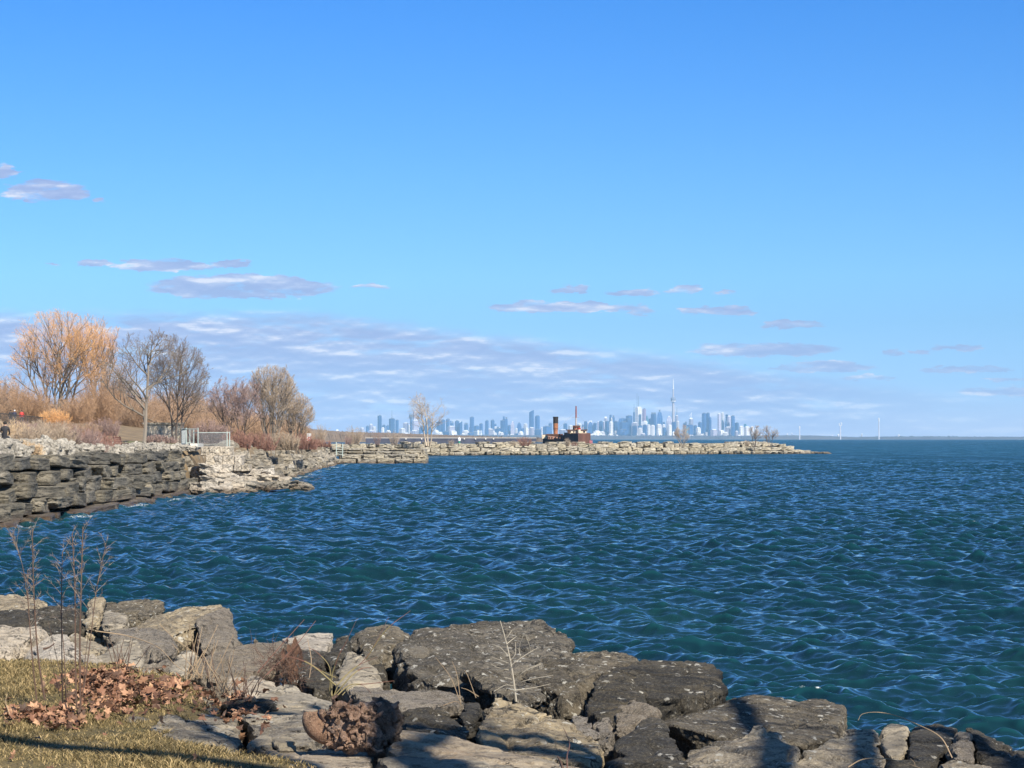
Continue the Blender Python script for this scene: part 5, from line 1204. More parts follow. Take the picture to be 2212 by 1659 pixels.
shrub(690, 952, 912, 22, 330, 'rounded tan shrub right of the red-ringed sign', TW_TAN, 1, 70)
shrub(766, 958, 918, 25, 470, 'wide grey-tan shrub above the dock ladder rails', TW_TAN, 2, 90, rad=.022)
shrub(752, 958, 938, 14, 468, 'low dark shrub at the left foot of the wide grey-tan shrub', TW_MAUVE, 22, 50, rad=.022)
shrub(815, 960, 926, 11, 480, 'thin dark shrub between the dock and the lone tree', TW_MAUVE, 3, 26, rad=.02)
shrub(851, 960, 926, 17, 484, 'round reddish-tan shrub just left of the lone bare tree', TW_PALE, 4, 60, rad=.02)
shrub(1133, 962, 940, 25, 500, 'wide low reddish-brown bush on the breakwater left of the wreck', TW_RED, 5, 100, rad=.02)
shrub(1108, 962, 950, 14, 500, 'small dry bush left of the reddish-brown bush', TW_TAN, 51, 40, rad=.02)
shrub(975, 962, 946, 10, 497, 'small dry bush right of the lone bare tree', TW_TAN, 52, 30, rad=.02)
shrub(1226, 963, 944, 8, 503, "small grey bush in front of the wreck's hull", TW_TAN, 6, 60, rad=.02)
shrub(1240, 962, 952, 14, 503, "low red-brown bush at the foot of the wreck's bow", TW_RED, 61, 40, rad=.02)
tree(1475, 965, 920, 17, 528, 'leaning grey shrub-like tree on the breakwater below the needle tower', TW_TAN, TW_PALE, 61, trunks=4, up=.5, spread=.6, kids=(6, 6, 5, 3), rad=.02, lean=(-.15, 0))
tree(1630, 963, 920, 15, 548, 'left of the two small bare trees near the breakwater tip', BARKD, TW_PALE, 62, trunks=3, up=.5, spread=.6, kids=(6, 6, 5, 3), rad=.02)
tree(1662, 963, 921, 18, 550, 'right of the two small bare trees near the breakwater tip', BARKD, TW_PALE, 64, trunks=3, up=.5, spread=.6, kids=(6, 6, 5, 3), rad=.02)
shrub(1614, 963, 948, 9, 547, 'low brown bush at the foot of the two small breakwater trees', TW_TAN, 65, 40, rad=.02)
for i, (u, vb, vt, hw, d, m, lb) in enumerate([
  (20, 972, 905, 46, 128, TW_STRAW, 'straw-coloured brush at the far left above the seawall'), (75, 972, 912, 40, 126, TW_TAN, 'tan brush, second clump from the left above the seawall'),
  (120, 973, 908, 38, 132, TW_TAN, 'tall grey-tan brush below the large willow'), (158, 974, 914, 50, 135, TW_MAUVE, 'purple-brown brush right of the tall grey-tan brush'),
  (196, 972, 922, 44, 139, TW_RED, 'reddish brush left of the path'), (226, 972, 936, 30, 144, TW_RED, 'small reddish brush nearest the park bench'),
  (48, 974, 946, 40, 114, TW_STRAW, 'low pale straw brush above the rubble at the far left'), (5, 974, 950, 30, 112, TW_STRAW, 'low straw brush cut by the left frame edge'),
  (100, 975, 945, 40, 122, TW_STRAW, 'low straw brush in front of the purple-brown brush'), (176, 974, 944, 52, 136, TW_MAUVE, 'low brown brush above the rubble, left of the bench'),
  (512, 962, 925, 30, 205, TW_RED, 'dark red brush right behind the mesh fence'), (560, 960, 930, 34, 215, TW_RED, 'dark red brush under the feathery tree'),
  (610, 962, 932, 34, 220, TW_TAN, 'tan undergrowth right of the dark red brush'), (655, 966, 935, 30, 235, TW_RED, 'red-brown brush at the foot of the red-ringed sign'),
  (690, 968, 946, 26, 300, TW_RED, 'red-brown brush sloping down to the dock'), (345, 966, 935, 34, 194, TW_MAUVE, 'dark thorny brush in front of the concrete wall'),
  (455, 960, 905, 34, 214, TW_MAUVE, 'brown brush behind the mesh fence'), (420, 958, 895, 30, 220, TW_BROWN, 'tall brown brush behind the left part of the mesh fence')]):
    shrub(u, vb, vt, hw, d, lb, m, 100 + i, 170 if m is TW_RED else 260, tw=9 if m is TW_RED else 12, wide=.95, rad=.016 if d < 150 else .02, group='brush along the left shore')
for i, (u, vb, vt, hw, d, m, lb) in enumerate([
  (70, 915, 822, 34, 268, TW_AMBER, 'orange undergrowth at the left foot of the large willow'), (30, 912, 830, 34, 290, TW_BROWN, 'brown undergrowth left of the willow'),
  (165, 925, 850, 36, 262, TW_AMBER, 'orange undergrowth at the right foot of the large willow'), (215, 940, 800, 36, 266, TW_AMBER, 'tall orange-brown thicket between the willow and the grey tree'),
  (250, 945, 775, 34, 275, TW_BROWN, 'tall brown thicket left of the tall grey tree'), (120, 915, 880, 30, 258, TW_ORANGE, 'amber undergrowth around the willow trunks'),
  (290, 945, 850, 34, 250, TW_BROWN, 'brown thicket behind the trunk of the tall grey tree'),
  (5, 940, 908, 34, 200, TW_TAN, 'tan scrub on the hill at the left frame edge'), (45, 942, 905, 34, 205, TW_MAUVE, 'purple-brown scrub on the hill below the walkers'), (90, 944, 904, 34, 210, TW_TAN, 'tan scrub on the hill below the large willow'),
  (135, 946, 904, 34, 205, TW_BROWN, 'brown scrub on the hill right of the tan scrub'), (180, 950, 908, 34, 200, TW_BROWN, 'brown scrub on the hill above the reddish brush'), (225, 952, 900, 30, 212, TW_MAUVE, 'dark scrub on the hill left of the path')]):
    shrub(u, vb, vt, hw * 1.25, d, lb, m, 200 + i, 210, tw=10, wide=.7, rad=.018, group='thickets around the willow')
# distant wood behind: reads as one mass
def wood():
    S = Spikes(); rn = random.Random(77)
    prof = [(-60, 800), (0, 812), (30, 822), (60, 850), (110, 860), (200, 850), (250, 835), (300, 845), (370, 838), (420, 842), (450, 850), (480, 875), (540, 890), (600, 900), (640, 915), (668, 930)]
    for i in range(5200):
        u = rn.uniform(-60, 668); d = rn.uniform(268, 330)
        vt = np.interp(u, [p[0] for p in prof], [p[1] for p in prof]) + rn.gauss(0, 7); vb = 958
        z0 = P(u, vb, d).z; p = P(u, vb, d); H = (P(u, vt, d).z - z0) * rn.uniform(.45, 1.0)
        q = p.copy(); dr = Vector((rn.gauss(0, .14), 0, 1)).normalized()
        for s in range(4):
            q2 = q + dr * H / 4; S.add(q, q2, .045 - .008 * s)
            for k in range(5):
                t = q.lerp(q2, rn.random()); w = (dr * .7 + rvec(rn) * .75).normalized(); S.add(t, t + w * rn.uniform(.5, 1.5), .024)
            q = q2; dr = (dr + rvec(rn) * .15).normalized()
    o = S.build('background_wood', TW_BROWN); tag(o, 'brown leafless wood massed behind the left shore', 'wood', kind='stuff')
wood()

# ------------------------------------------------------------------ things on the left shore
METAL = plain('galvanised_green', (0.42, 0.49, 0.46), 0.45, 0.2); WIRE = plain('fence_wire', (0.33, 0.36, 0.37), 0.5, 0.3)
def mesh_fence():
    e = empty('mesh_fence', P(440, 963, 166)); o = e.location.copy()
    tag(e, 'pale green metal frame fence with grey wire mesh on the pale stone blocks', 'fence')
    def q(u, v, d): return P(u, v, d) - o
    def bar(name, a, b, r): mb = MB(); mb.tube([a, b], r, 6); return mb.build(name, METAL, e)
    posts = [(392.6, 926, 961, 170), (402.3, 924, 960, 166), (410, 927, 959, 168.5), (418.5, 927, 960, 166), (427.7, 924, 965, 165), (490.5, 932, 964, 165), (496, 932.5, 964, 165.2)]
    for u, v0, v1, d in posts: bar('post', q(u, v0, d), q(u, v1, d), .042)
    for a, b in (((392.6, 927.5, 170), (402.3, 925.5, 166)), ((402.3, 926.5, 166), (427.7, 927, 165)), ((418, 935, 165.6), (427.7, 935, 165)), ((427.7, 934.5, 165), (496, 934.5, 165.2)), ((402.3, 957, 166), (418.5, 957, 166))):
        bar('rail', q(*a), q(*b), .032)
    def panel(a, b, c, dd, n, label=None):   # corners: top-left, top-right, bottom-left, bottom-right, woven diagonals
        mb = MB(); L = (b - a).length; Hh = (a - c).length; st = 0.075
        ex = (b - a).normalized(); ez = (c - a).normalized()
        k = -Hh
        while k < L:
            for sgn in (1, -1):
                x0, x1 = (k, k + Hh) if sgn > 0 else (k + Hh, k)
                t0 = 0.0; t1 = 1.0
                for (lim, s_) in ((0, 1), (L, -1)):
                    pass
                dxk = x1 - x0
                lo = min(max((0 - x0) / dxk if dxk > 0 else (L - x0) / dxk, 0), 1); hi = min(max((L - x0) / dxk if dxk > 0 else (0 - x0) / dxk, 0), 1)
                if hi - lo > .01: mb.tube([a + ex * (x0 + dxk * lo) + ez * (Hh * lo), a + ex * (x0 + dxk * hi) + ez * (Hh * hi)], .0065, 3, cap=False)
            k += st
        mb.build('wire_mesh', WIRE, e)
    panel(q(427.7, 934.5, 165), q(491, 934.5, 165), q(427.7, 963.5, 165), None, 0)
    panel(q(402.3, 927, 166), q(418.5, 927, 166), q(402.3, 957, 166), None, 0)
    panel(q(392.6, 927.5, 170), q(402.3, 926, 166), q(392.6, 960, 170), None, 0)
mesh_fence()
PALEC = rock_mat('pale_concrete_cap', (0.62, 0.59, 0.53), (0.74, 0.71, 0.65), fine=.5, bump=.004)
a, b = P(378, 958, 166.6), P(427, 966, 166.6)
mb = MB(); mb.box((0, 0, 0), (b.x - a.x, 3, a.z - b.z)); mb.box((-.1, -.2, -(a.z - b.z) / 2 - .1), (b.x - a.x - .5, 3.2, .2)); o = mb.build('concrete_block', PALEC); o.location = ((a.x + b.x) / 2, 168.2, (a.z + b.z) / 2)
tag(o, 'white concrete slab at the left foot of the mesh fence', 'concrete slab')
# old concrete wall behind the grey tree
OLDC = rock_mat('old_concrete', (0.34, 0.29, 0.22), (0.48, 0.42, 0.33), fine=.4, bump=.01)
e = empty('concrete_wall', P(350, 966, 200)); tag(e, 'beige concrete wall with an arched recess behind the grey tree', 'wall')
mb = MB(); W_ = 82 / F * 200; H_ = 50 / F * 200
mb.box((0, 1.0, H_ / 2), (W_, 1.4, H_)); mb.box((W_ * .12, .1, H_ * .28), (W_ * .5, .5, H_ * .56)); mb.build('body', OLDC, e)
mb = MB(); mb.box((0, .95, H_ + .06), (W_ + .2, 1.6, .16)); mb.build('coping', OLDC, e)
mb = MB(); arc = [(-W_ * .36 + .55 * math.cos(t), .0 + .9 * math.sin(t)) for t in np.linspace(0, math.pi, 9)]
mb.add([(x, yy, z + .2) for yy in (.22, .32) for x, z in arc], [tuple(range(9)), tuple(range(17, 8, -1))] + [(i, i + 9, i + 10, i + 1) for i in range(8)]); mb.build('arch_shade_plate', plain('recess_shade_paint', (.06, .05, .045)), e)  # flat dark plate on the wall, the recess shade is put into its colour
# path and turf behind the seawall
def ribbon(name, pts, w, mat, dz):
    V = []
    for i, (x, y) in enumerate(pts):
        a = Vector(pts[max(i - 1, 0)]); b = Vector(pts[min(i + 1, len(pts) - 1)]); t = (b - a).normalized(); n_ = Vector((-t.y, t.x))
        for s in (-.5, 0, .5):
            q = Vector((x, y)) + n_ * w * s; V.append((q.x, q.y, float(left_ground_z(q.x, q.y)) + dz))
    return mesh_np(name, V, [(i * 3 + j, (i + 1) * 3 + j, (i + 1) * 3 + j + 1, i * 3 + j + 1) for i in range(len(pts) - 1) for j in (0, 1)], mat)
def spl(p, n): return [tuple(np.array([np.interp(t, range(len(p)), [q[k] for q in p]) for k in (0, 1)])) for t in np.linspace(0, len(p) - 1, n)]
tag(ribbon('lawn_strip', spl([(-26.8, 126), (-28, 150), (-30, 172), (-33, 200)], 40), 5.5, plain('park_grass', (0.13, 0.13, 0.045), var=.3, scale=1.5), .12), kind='structure')
tag(ribbon('path', spl([(-29, 150), (-33, 172), (-37.5, 190), (-40, 200)], 40), 2.6, plain('path_gravel', (0.52, 0.42, 0.31), var=.12, scale=2), .2), kind='structure')
def bench(u, v, d, rz, label):
    e = empty('park_bench', P(u, v, d), rz); WD = plain('bench_wood', (0.10, 0.035, 0.025)); IR = plain('bench_iron', (0.03, 0.03, 0.03))
    tag(e, label, 'bench')
    mb = MB(); [mb.box((0, -.2 + k * .14, .45), (1.5, .11, .04)) for k in range(4)]; mb.build('seat', WD, e)
    mb = MB(); [mb.box((0, .30 + k * .03, .58 + k * .13), (1.5, .04, .10)) for k in range(3)]; mb.build('backrest', WD, e)
    for sx in (-.65, .65):
        mb = MB(); mb.tube([(sx, -.25, 0), (sx, -.22, .43)], .03, 5); mb.tube([(sx, .3, 0), (sx, .26, .45), (sx, .4, .95)], .03, 5); mb.tube([(sx, -.25, .43), (sx, .27, .43)], .025, 5); mb.build('leg', IR, e)
bench(263, 971, 150, 1.4, 'dark red-brown park bench behind the pale rubble')
def warn_sign():
    e = empty('warning_sign', P(667.7, 966, 240)); tag(e, 'grey sign above a white plate with a red prohibition ring, on a post', 'sign'); o = e.location
    WP = plain('sign_white', (.75, .75, .75)); RP = plain('sign_red', (.65, .04, .02)); GP = plain('sign_grey', (.42, .42, .42))
    z = lambda v: P(667, v, 240).z - o.z
    mb = MB(); mb.tube([(0, 0, 0), (0, 0, z(936))], .03, 6); mb.build('post', GP, e)
    mb = MB(); mb.box((0, -.05, (z(936) + z(943.5)) / 2), (.5, .03, z(936) - z(943.5))); mb.build('upper_plate', GP, e)
    mb = MB(); c = (z(944.5) + z(952)) / 2; mb.box((0, -.05, c), (.46, .03, z(944.5) - z(952))); pl = mb.build('lower_plate', WP, e)
    mb = MB(); pts = [(.17 * math.cos(t), -.075, c + .17 * math.sin(t)) for t in np.linspace(0, 2 * math.pi, 17)]; mb.tube(pts, .03, 5, cap=False); mb.tube([(-.12, -.078, c + .12), (.12, -.078, c - .12)], .022, 5); mb.build('prohibition_ring', RP, pl)
warn_sign()
e = empty('dock_ladder', P(733, 984, 344.5)); o = e.location.copy(); tag(e, 'pair of grey-green ladder handrails at the left end of the dock', 'ladder')
for u in (726.5, 740): mb = MB(); a, b = P(u, 986, 344.5) - o, P(u, 955 + (u - 726) * .25, 344.5) - o; mb.tube([a, b], .09, 6); mb.build('handrail', METAL, e)
mb = MB(); [mb.tube([P(727, v, 344.5) - o, P(739.6, v + .4, 344.5) - o], .045, 5) for v in (966, 971, 976, 981)]; mb.build('rungs', METAL, e)
# dark mesh fence and kerb along the hill at the far left
e = empty('hill_fence', P(60, 908, 246)); o = e.location.copy(); tag(e, 'dark sloping mesh fence in front of the walkers, far left', 'fence')
FD = plain('fence_dark', (.05, .05, .05))
fp = [(-30, 892, 238), (0, 893, 241), (30, 896, 244), (60, 899, 247), (92, 902, 250)]
for (u, v, d) in fp: mb = MB(); a = P(u, v, d) - o; mb.tube([a - Vector((0, 0, 1.5)), a], .04, 5); mb.build('post', FD, e)
mb = MB(); mb.tube([P(*p) - o for p in fp], .05, 5); mb.build('rail', FD, e)
mb = MB()
for i in range(len(fp) - 1):
    a, b = P(*fp[i]) - o, P(*fp[i + 1]) - o
    for k in range(26): t = a.lerp(b, k / 26); mb.tube([t, t - Vector((0, 0, 1.35))], .012, 3, cap=False)
    for k in range(9): mb.tube([a - Vector((0, 0, .15 * k)), b - Vector((0, 0, .15 * k))], .012, 3, cap=False)
mb.build('wire_mesh', FD, e)

# ------------------------------------------------------------------ people
SKIN = plain('skin', (.42, .26, .19), .6, var=.05)
def person(loc, height, rz, label, coat, legs, hair, pose='stand', hat=None):
    s = height / 1.75
    if pose == 'sit':
        J = {'pel': (0, 0, .55), 'sp': (0, .02, .8), 'ch': (0, .0, 1.02), 'ne': (0, -.01, 1.17), 'hd': (0, -.03, 1.30), 'ht': (0, -.02, 1.40)}
        legp = [((.1, 0, .53), (.13, -.42, .55), (.13, -.44, .1), (.14, -.58, .05))]
        arm = ((.19, 0, 1.08), (.25, -.05, .82), (.17, -.28, .72), (.12, -.36, .70))
    else:
        J = {'pel': (0, 0, .95), 'sp': (0, .01, 1.15), 'ch': (0, 0, 1.34), 'ne': (0, 0, 1.50), 'hd': (0, -.02, 1.62), 'ht': (0, -.01, 1.72)}
        st = .16 if pose == 'walk' else .03
        legp = [((.1, 0, .92), (.11, -st * .6, .5), (.11, -st * .2, .09), (.12, -st * .2 - .14, .04))]
        arm = ((.19, 0, 1.42), (.25, .03, 1.14), (.24, -.06 - st * .5, .9), (.23, -.1 - st * .5, .82)) if pose != 'fold' else ((.19, 0, 1.42), (.24, .0, 1.14), (.12, -.2, 1.08), (.05, -.24, 1.1))
    vs, es, rs_ = [], [], []
    def v(p, r, par=None):
        vs.append(p); rs_.append(r)
        if par is not None: es.append((par, len(vs) - 1))
        return len(vs) - 1
    a = v(J['pel'], (.15, .11)); b = v(J['sp'], (.14, .1), a); c = v(J['ch'], (.18, .12), b); n_ = v(J['ne'], (.06, .06), c); h = v(J['hd'], (.085, .1), n_); v(J['ht'], (.07, .085), h)
    for sx in (1, -1):
        L = legp[0]; fl = lambda p, k: (p[0] * sx, p[1] * (1 if (sx > 0 or pose in ('sit', 'stand', 'fold')) else -1) - (0 if k < 3 else 0), p[2])
        p0 = v(fl(L[0], 0), (.09, .09), a); p1 = v(fl(L[1], 1), (.065, .065), p0); p2 = v(fl(L[2], 2), (.045, .045), p1); v((L[3][0] * sx, fl(L[2], 2)[1] - .15, L[3][2]), (.035, .035), p2)
        A = arm; q0 = v((A[0][0] * sx, A[0][1], A[0][2]), (.065, .065), c); q1 = v((A[1][0] * sx, A[1][1], A[1][2]), (.05, .05), q0); q2 = v((A[2][0] * sx, A[2][1], A[2][2]), (.036, .036), q1); q3 = v((A[3][0] * sx, A[3][1], A[3][2]), (.03, .02), q2)
        hd = (Vector(A[3]) - Vector(A[2])).normalized()
        for k in range(5):
            ln = (.05, .075, .085, .078, .062)[k]; w = Vector(A[3]) + hd * ln + Vector((0, (k - 2) * .017 - (.03 if k == 0 else 0), 0)); v((w.x * sx, w.y, w.z), (.009, .009), q3)
    me = bpy.data.meshes.new('person'); me.from_pydata([(x * s, y * s, z * s) for x, y, z in vs], es, [])
    o = bpy.data.objects.new('person', me); COL.objects.link(o)
    md = o.modifiers.new('k', 'SKIN'); o.modifiers.new('s', 'SUBSURF').levels = 1
    for i, r in enumerate(rs_): me.skin_vertices[0].data[i].radius = (r[0] * s, r[1] * s)
    me.skin_vertices[0].data[0].use_root = True
    dg = bpy.context.evaluated_depsgraph_get(); me2 = bpy.data.meshes.new_from_object(o.evaluated_get(dg)); o.modifiers.clear(); o.data = me2
    for m in (coat, legs, SKIN): me2.materials.append(m)
    wz, nz_ = J['pel'][2] * s, (J['ne'][2] + .03) * s
    for p in me2.polygons:
        c_ = p.center; hand = False
        for sx in (1, -1):
            if (Vector((arm[3][0] * sx, arm[3][1], arm[3][2])) * s - c_).length < .07 * s: hand = True
        p.material_index = 2 if (c_.z > nz_ or hand) else (1 if (c_.z < wz or (pose == 'sit' and c_.y < -.3 * s and c_.z < .65 * s)) else 0)
        p.use_smooth = True
    hdp = Vector(J['hd']) * s
    mb = MB(); mb.lathe((hdp.x, hdp.y + .012 * s, hdp.z), [(.098 * s, -.02 * s), (.106 * s, .03 * s), (.095 * s, .09 * s), (.05 * s, .135 * s), (.01 * s, .145 * s)], 12); mb.build('hair' if not hat else 'hat', hair, o, smooth=True)
    mb = MB(); mb.box((hdp.x, hdp.y - .1 * s, hdp.z), (.025 * s, .03 * s, .04 * s)); [mb.box((hdp.x + q * .033 * s, hdp.y - .088 * s, hdp.z + .03 * s), (.02 * s, .012 * s, .01 * s)) for q in (-1, 1)]; mb.box((hdp.x, hdp.y - .087 * s, hdp.z - .045 * s), (.045 * s, .01 * s, .01 * s)); mb.build('face', SKIN, o)
    o.location = loc; o.rotation_euler = (0, 0, rz); tag(o, label, 'person')
    return o
CBK = plain('cloth_black', (.02, .02, .025)); CNV = plain('cloth_navy', (.025, .03, .06)); CRD = plain('cloth_red', (.45, .045, .04)); HRB = plain('hair_dark', (.015, .012, .01)); HTW = plain('hat_white', (.7, .7, .7)); JEAN = plain('cloth_grey', (.06, .065, .08))
p = P(10.5, 950, 117); person((p.x, p.y, p.z - .42), 1.75, math.pi, 'person in a black jacket seen from behind among the straw brush, far left', CBK, JEAN, HRB, 'sit')
for u, v, lb, ct, hr, hat in ((23, 886, 'dark-clothed person, left of three walkers behind the hill fence', CBK, HRB, None), (31.5, 885.5, 'dark-clothed person in a white hat, middle of three walkers', CNV, HTW, 1), (47, 887, 'person in a red jacket behind the hill fence', CRD, HRB, None)):
    p = P(u, v, 254); person((p.x, 254, max(float(left_ground_z(p.x, 254)) - .02, p.z - 1.72)), 1.72, .4, lb, ct, JEAN, hr, 'walk', hat)
p = P(714.4, 980.3, 348); person((p.x, 348, p.z), 1.55, -.6, 'person in dark clothes standing on the rocks at the dock ladder', CBK, CBK, HRB, 'fold')
p = P(705.5, 980, 347.5); mb = MB(); mb.box((0, 0, .18), (.5, .3, .32), taper=.75); mb.tube([(-.12, 0, .3), (0, 0, .46), (.12, 0, .3)], .02, 5); o = mb.build('bag', CBK); o.location = p; tag(o, 'small black bag on the rocks beside the dark-clothed person', 'bag')

# ------------------------------------------------------------------ foreground: turf, leaf litter, dead stems, driftwood
def tone_mat(name, c0, c1, c2=None, rough=0.8, trans=False):
    m, g, bs = new_mat(name)
    geo = g.n('ShaderNodeNewGeometry'); r = geo.outputs['Random Per Island']
    st = [(0.0, c0), (0.6, c1)] + ([(1.0, c2)] if c2 else [])
    g.put(bs.inputs['Base Color'], g.ramp(r, st)); bs.inputs['Roughness'].default_value = rough
    return m
rn = np.random.default_rng(9)
def grass_blades(n, x0, x1, y0, y1, hmin, hmax):
    x = rn.uniform(x0, x1, n); y = rn.uniform(y0, y1, n)
    k = (x < np.interp(y, XB_Y, XB_X) + 0.12 + 0.10 * np.sin(y * 9) + 0.08 * np.sin(y * 23)) & (np.abs(x) < 0.255 * y + 0.5)
    clump = np.sin(x * 5.1 + np.sin(y * 3.3) * 2) * np.cos(y * 4.7 + x * 1.2)
    k &= rn.random(n) < 0.62 + 0.35 * clump
    x, y, clump = x[k], y[k], clump[k]; n = len(x); z = near_z(x, y) - 0.005
    h = rn.uniform(hmin, hmax, n) * (1 + .5 * clump); a = rn.random(n) * 6.283; w = 0.0032
    lx, ly = rn.normal(0, .75, n) * h, rn.normal(0, .75, n) * h
    p0 = np.stack([x - np.cos(a) * w, y - np.sin(a) * w, z], -1); p1 = np.stack([x + np.cos(a) * w, y + np.sin(a) * w, z], -1)
    m0 = np.stack([x - np.cos(a) * w * .7 + lx * .4, y - np.sin(a) * w * .7 + ly * .4, z + h * .6], -1); m1 = np.stack([x + np.cos(a) * w * .7 + lx * .4, y + np.sin(a) * w * .7 + ly * .4, z + h * .6], -1)
    t = np.stack([x + lx, y + ly, z + h * .9], -1)
    V = np.stack([p0, p1, m0, m1, t], 1).reshape(-1, 3); i = np.arange(n)[:, None] * 5
    return V, np.concatenate([i + [0, 1, 3], i + [0, 3, 2], i + [2, 3, 4]], 1).reshape(-1, 3)
V, Fc = grass_blades(280000, -5, 0.9, 10.3, 18.3, .012, .038)
o = mesh_np('grass', V, Fc, tone_mat('grass_blades', (0.05, 0.042, 0.015), (0.20, 0.15, 0.06), (0.42, 0.31, 0.155)))
tag(o, 'short half-dry grass of the near lawn', 'grass', kind='stuff')

bpy.context.view_layer.update(); DG = bpy.context.evaluated_depsgraph_get()
def leaf_litter():
    rl = random.Random(6); Vs, Fs = [], []
    base = []
    for k in range(11):
        a = math.pi * 2 * k / 11; r = 1.0 if k % 2 == 0 else 0.55
        if k == 0: r = .8
        base.append((r * math.cos(a), r * math.sin(a)))
    # pile outline in the picture: crop A coordinates with depth
    spots = []
    for i in range(1350):
        t = rl.random()
        if t < .52: X, Y = rl.gauss(720, 150), rl.gauss(1110, 70)
        elif t < .66: X, Y = rl.gauss(1060, 130), rl.gauss(1120, 45)
        elif t < .86: X, Y = rl.uniform(30, 560), rl.gauss(1265, 28)
        elif t < .93: X, Y = rl.gauss(1450, 140), rl.gauss(1090, 50)
        else: X, Y = rl.gauss(1600, 160), rl.gauss(1160, 60)
        spots.append((X, Y))
    spots += [(80, 1535), (90, 1528), (330, 1632), (1310, 1600), (700, 1420), (260, 1440)]
    for j, (X, Y) in enumerate(spots):
        v = 1124.6 + Y / 3.1054
        d = (EYE - 2.33) * F / (v - HORIZON_V)
        p = cA(X, Y, d); gz = float(near_z(p.x, p.y)); 
        if p.x > float(np.interp(p.y, XB_Y, XB_X)) - .25 or Y < 1010:
            hit, hp, *_ = scene.ray_cast(DG, Vector((p.x, p.y, 3.2)), Vector((0, 0, -1)))
            if not hit or hp.z < 1.6: continue
            gz = hp.z
        s = rl.uniform(.014, .046); hump = .03 * math.exp(-((X - 720) / 260) ** 2 - ((Y - 1080) / 110) ** 2)
        c = Vector((p.x, p.y, gz + .015 + rl.random() * .05 + hump * rl.random()))
        e = Matrix.Rotation(rl.random() * 6.28, 3, 'Z') @ Matrix.Rotation(rl.gauss(0, .7), 3, 'X') @ Matrix.Rotation(rl.gauss(0, .5), 3, 'Y')
        curl = rl.uniform(-.9, 1.1); b = len(Vs)
        Vs.append(tuple(c))
        for (x, y) in base:
            q = Vector((x * s, y * s * .85, curl * s * (x * x * .6 + y * y * .4) + rl.uniform(-.12, .12) * s)); Vs.append(tuple(c + e @ q))
        Fs += [(b, b + 1 + k, b + 1 + (k + 1) % 11) for k in range(11)]
    o = mesh_np('dead_leaves', Vs, Fs, tone_mat('leaf_brown', (0.05, 0.028, 0.018), (0.22, 0.105, 0.06), (0.45, 0.265, 0.155), .7))
    tag(o, 'pile of orange-brown dead leaves at the edge of the lawn', 'leaves', kind='stuff')
leaf_litter()

ST_DARK = tone_mat('stem_dark', (0.055, 0.032, 0.024), (0.10, 0.06, 0.042)); ST_TAN = tone_mat('stem_tan', (0.20, 0.14, 0.085), (0.33, 0.24, 0.15)); ST_HEAD = tone_mat('seed_head', (0.11, 0.085, 0.072), (0.22, 0.17, 0.135))
ST_YEL = tone_mat('stem_yellow', (0.16, 0.13, 0.05), (0.22, 0.18, 0.08)); ST_PALE = tone_mat('stem_pale', (0.28, 0.24, 0.19), (0.38, 0.34, 0.27)); ST_RED = tone_mat('stem_red', (0.10, 0.045, 0.035), (0.15, 0.07, 0.05))
def curve(pts, n=12):
    """Catmull-Rom through world points"""
    pts = [Vector(p) for p in pts]; P_ = [pts[0] * 2 - pts[1]] + pts + [pts[-1] * 2 - pts[-2]]; out = []
    for i in range(1, len(P_) - 2):
        for k in range(n):
            t = k / n; a, b, c, d = P_[i - 1], P_[i], P_[i + 1], P_[i + 2]
            out.append(.5 * ((2 * b) + (c - a) * t + (2 * a - 5 * b + 4 * c - d) * t * t + (3 * b - a - 3 * c + d) * t ** 3))
    out.append(pts[-1]); return out
def plant(name, loc, label, cat, group=None):
    e = empty(name, loc); return tag(e, label, cat, group)
def stem(e, name, pts, r, mat, n=5, k=8):
    q = [Vector(p) - e.location for p in curve(pts, k)]; mb = MB(); mb.tube(q, [r * (1 - .6 * i / len(q)) for i in range(len(q))], n); return mb.build(name, mat, e)
rw = random.Random(12)
def weed(e, base, mids, top, d, r=.006, heads=True):
    pts = [cA(*base, d)] + [cA(*m, d + rw.uniform(-.05, .05)) for m in mids] + [cA(*top, d + rw.uniform(-.1, .1))]
    st = stem(e, 'stem', pts, r * .82, ST_DARK)
    if not heads: return
    S = Spikes(); q = [p - e.location for p in curve(pts, 10)]; n = len(q)
    for i in range(int(n * .5), n - 1):
        for k in range(1 + (i % 3 == 0)):
            f = (i - n * .5) / (n * .5); a = q[i].lerp(q[i + 1], rw.random())
            dr = Vector((rw.gauss(0, .55), rw.gauss(0, .4), .8)).normalized(); L = rw.uniform(.04, .17) * (1.15 - .5 * f); b = a + dr * L
            S.add(a, b, .0022)
            for j in range(9):
                t = a.lerp(b, rw.uniform(.4, 1)); w = (dr + rvec(rw) * .8).normalized(); S.add(t, t + w * rw.uniform(.012, .05), .0013)
    S.build('seed_head', ST_HEAD, e)
e = plant('dead_weed', cA(270, 1205, 13.6), 'tall dead weed with two main stems, leftmost of the two weed clumps', 'plant', 'tall dead weeds')
weed(e, (245, 1200), [(215, 900), (190, 560)], (185, 330), 13.6); weed(e, (300, 1200), [(255, 900), (228, 500)], (216, 60), 13.6, .008); weed(e, (190, 560), [(150, 300)], (80, 90), 13.6, .0035)
e = plant('dead_weed', cA(500, 1255, 13.3), 'tall dead weed clump of six stems behind the leaf pile', 'plant', 'tall dead weeds')
weed(e, (420, 1260), [(415, 900), (412, 560)], (418, 210), 13.4, .006); weed(e, (445, 1240), [(430, 900)], (405, 600), 13.4, .005, False); weed(e, (513, 1262), [(505, 900), (503, 500)], (485, 80), 13.2, .0075)
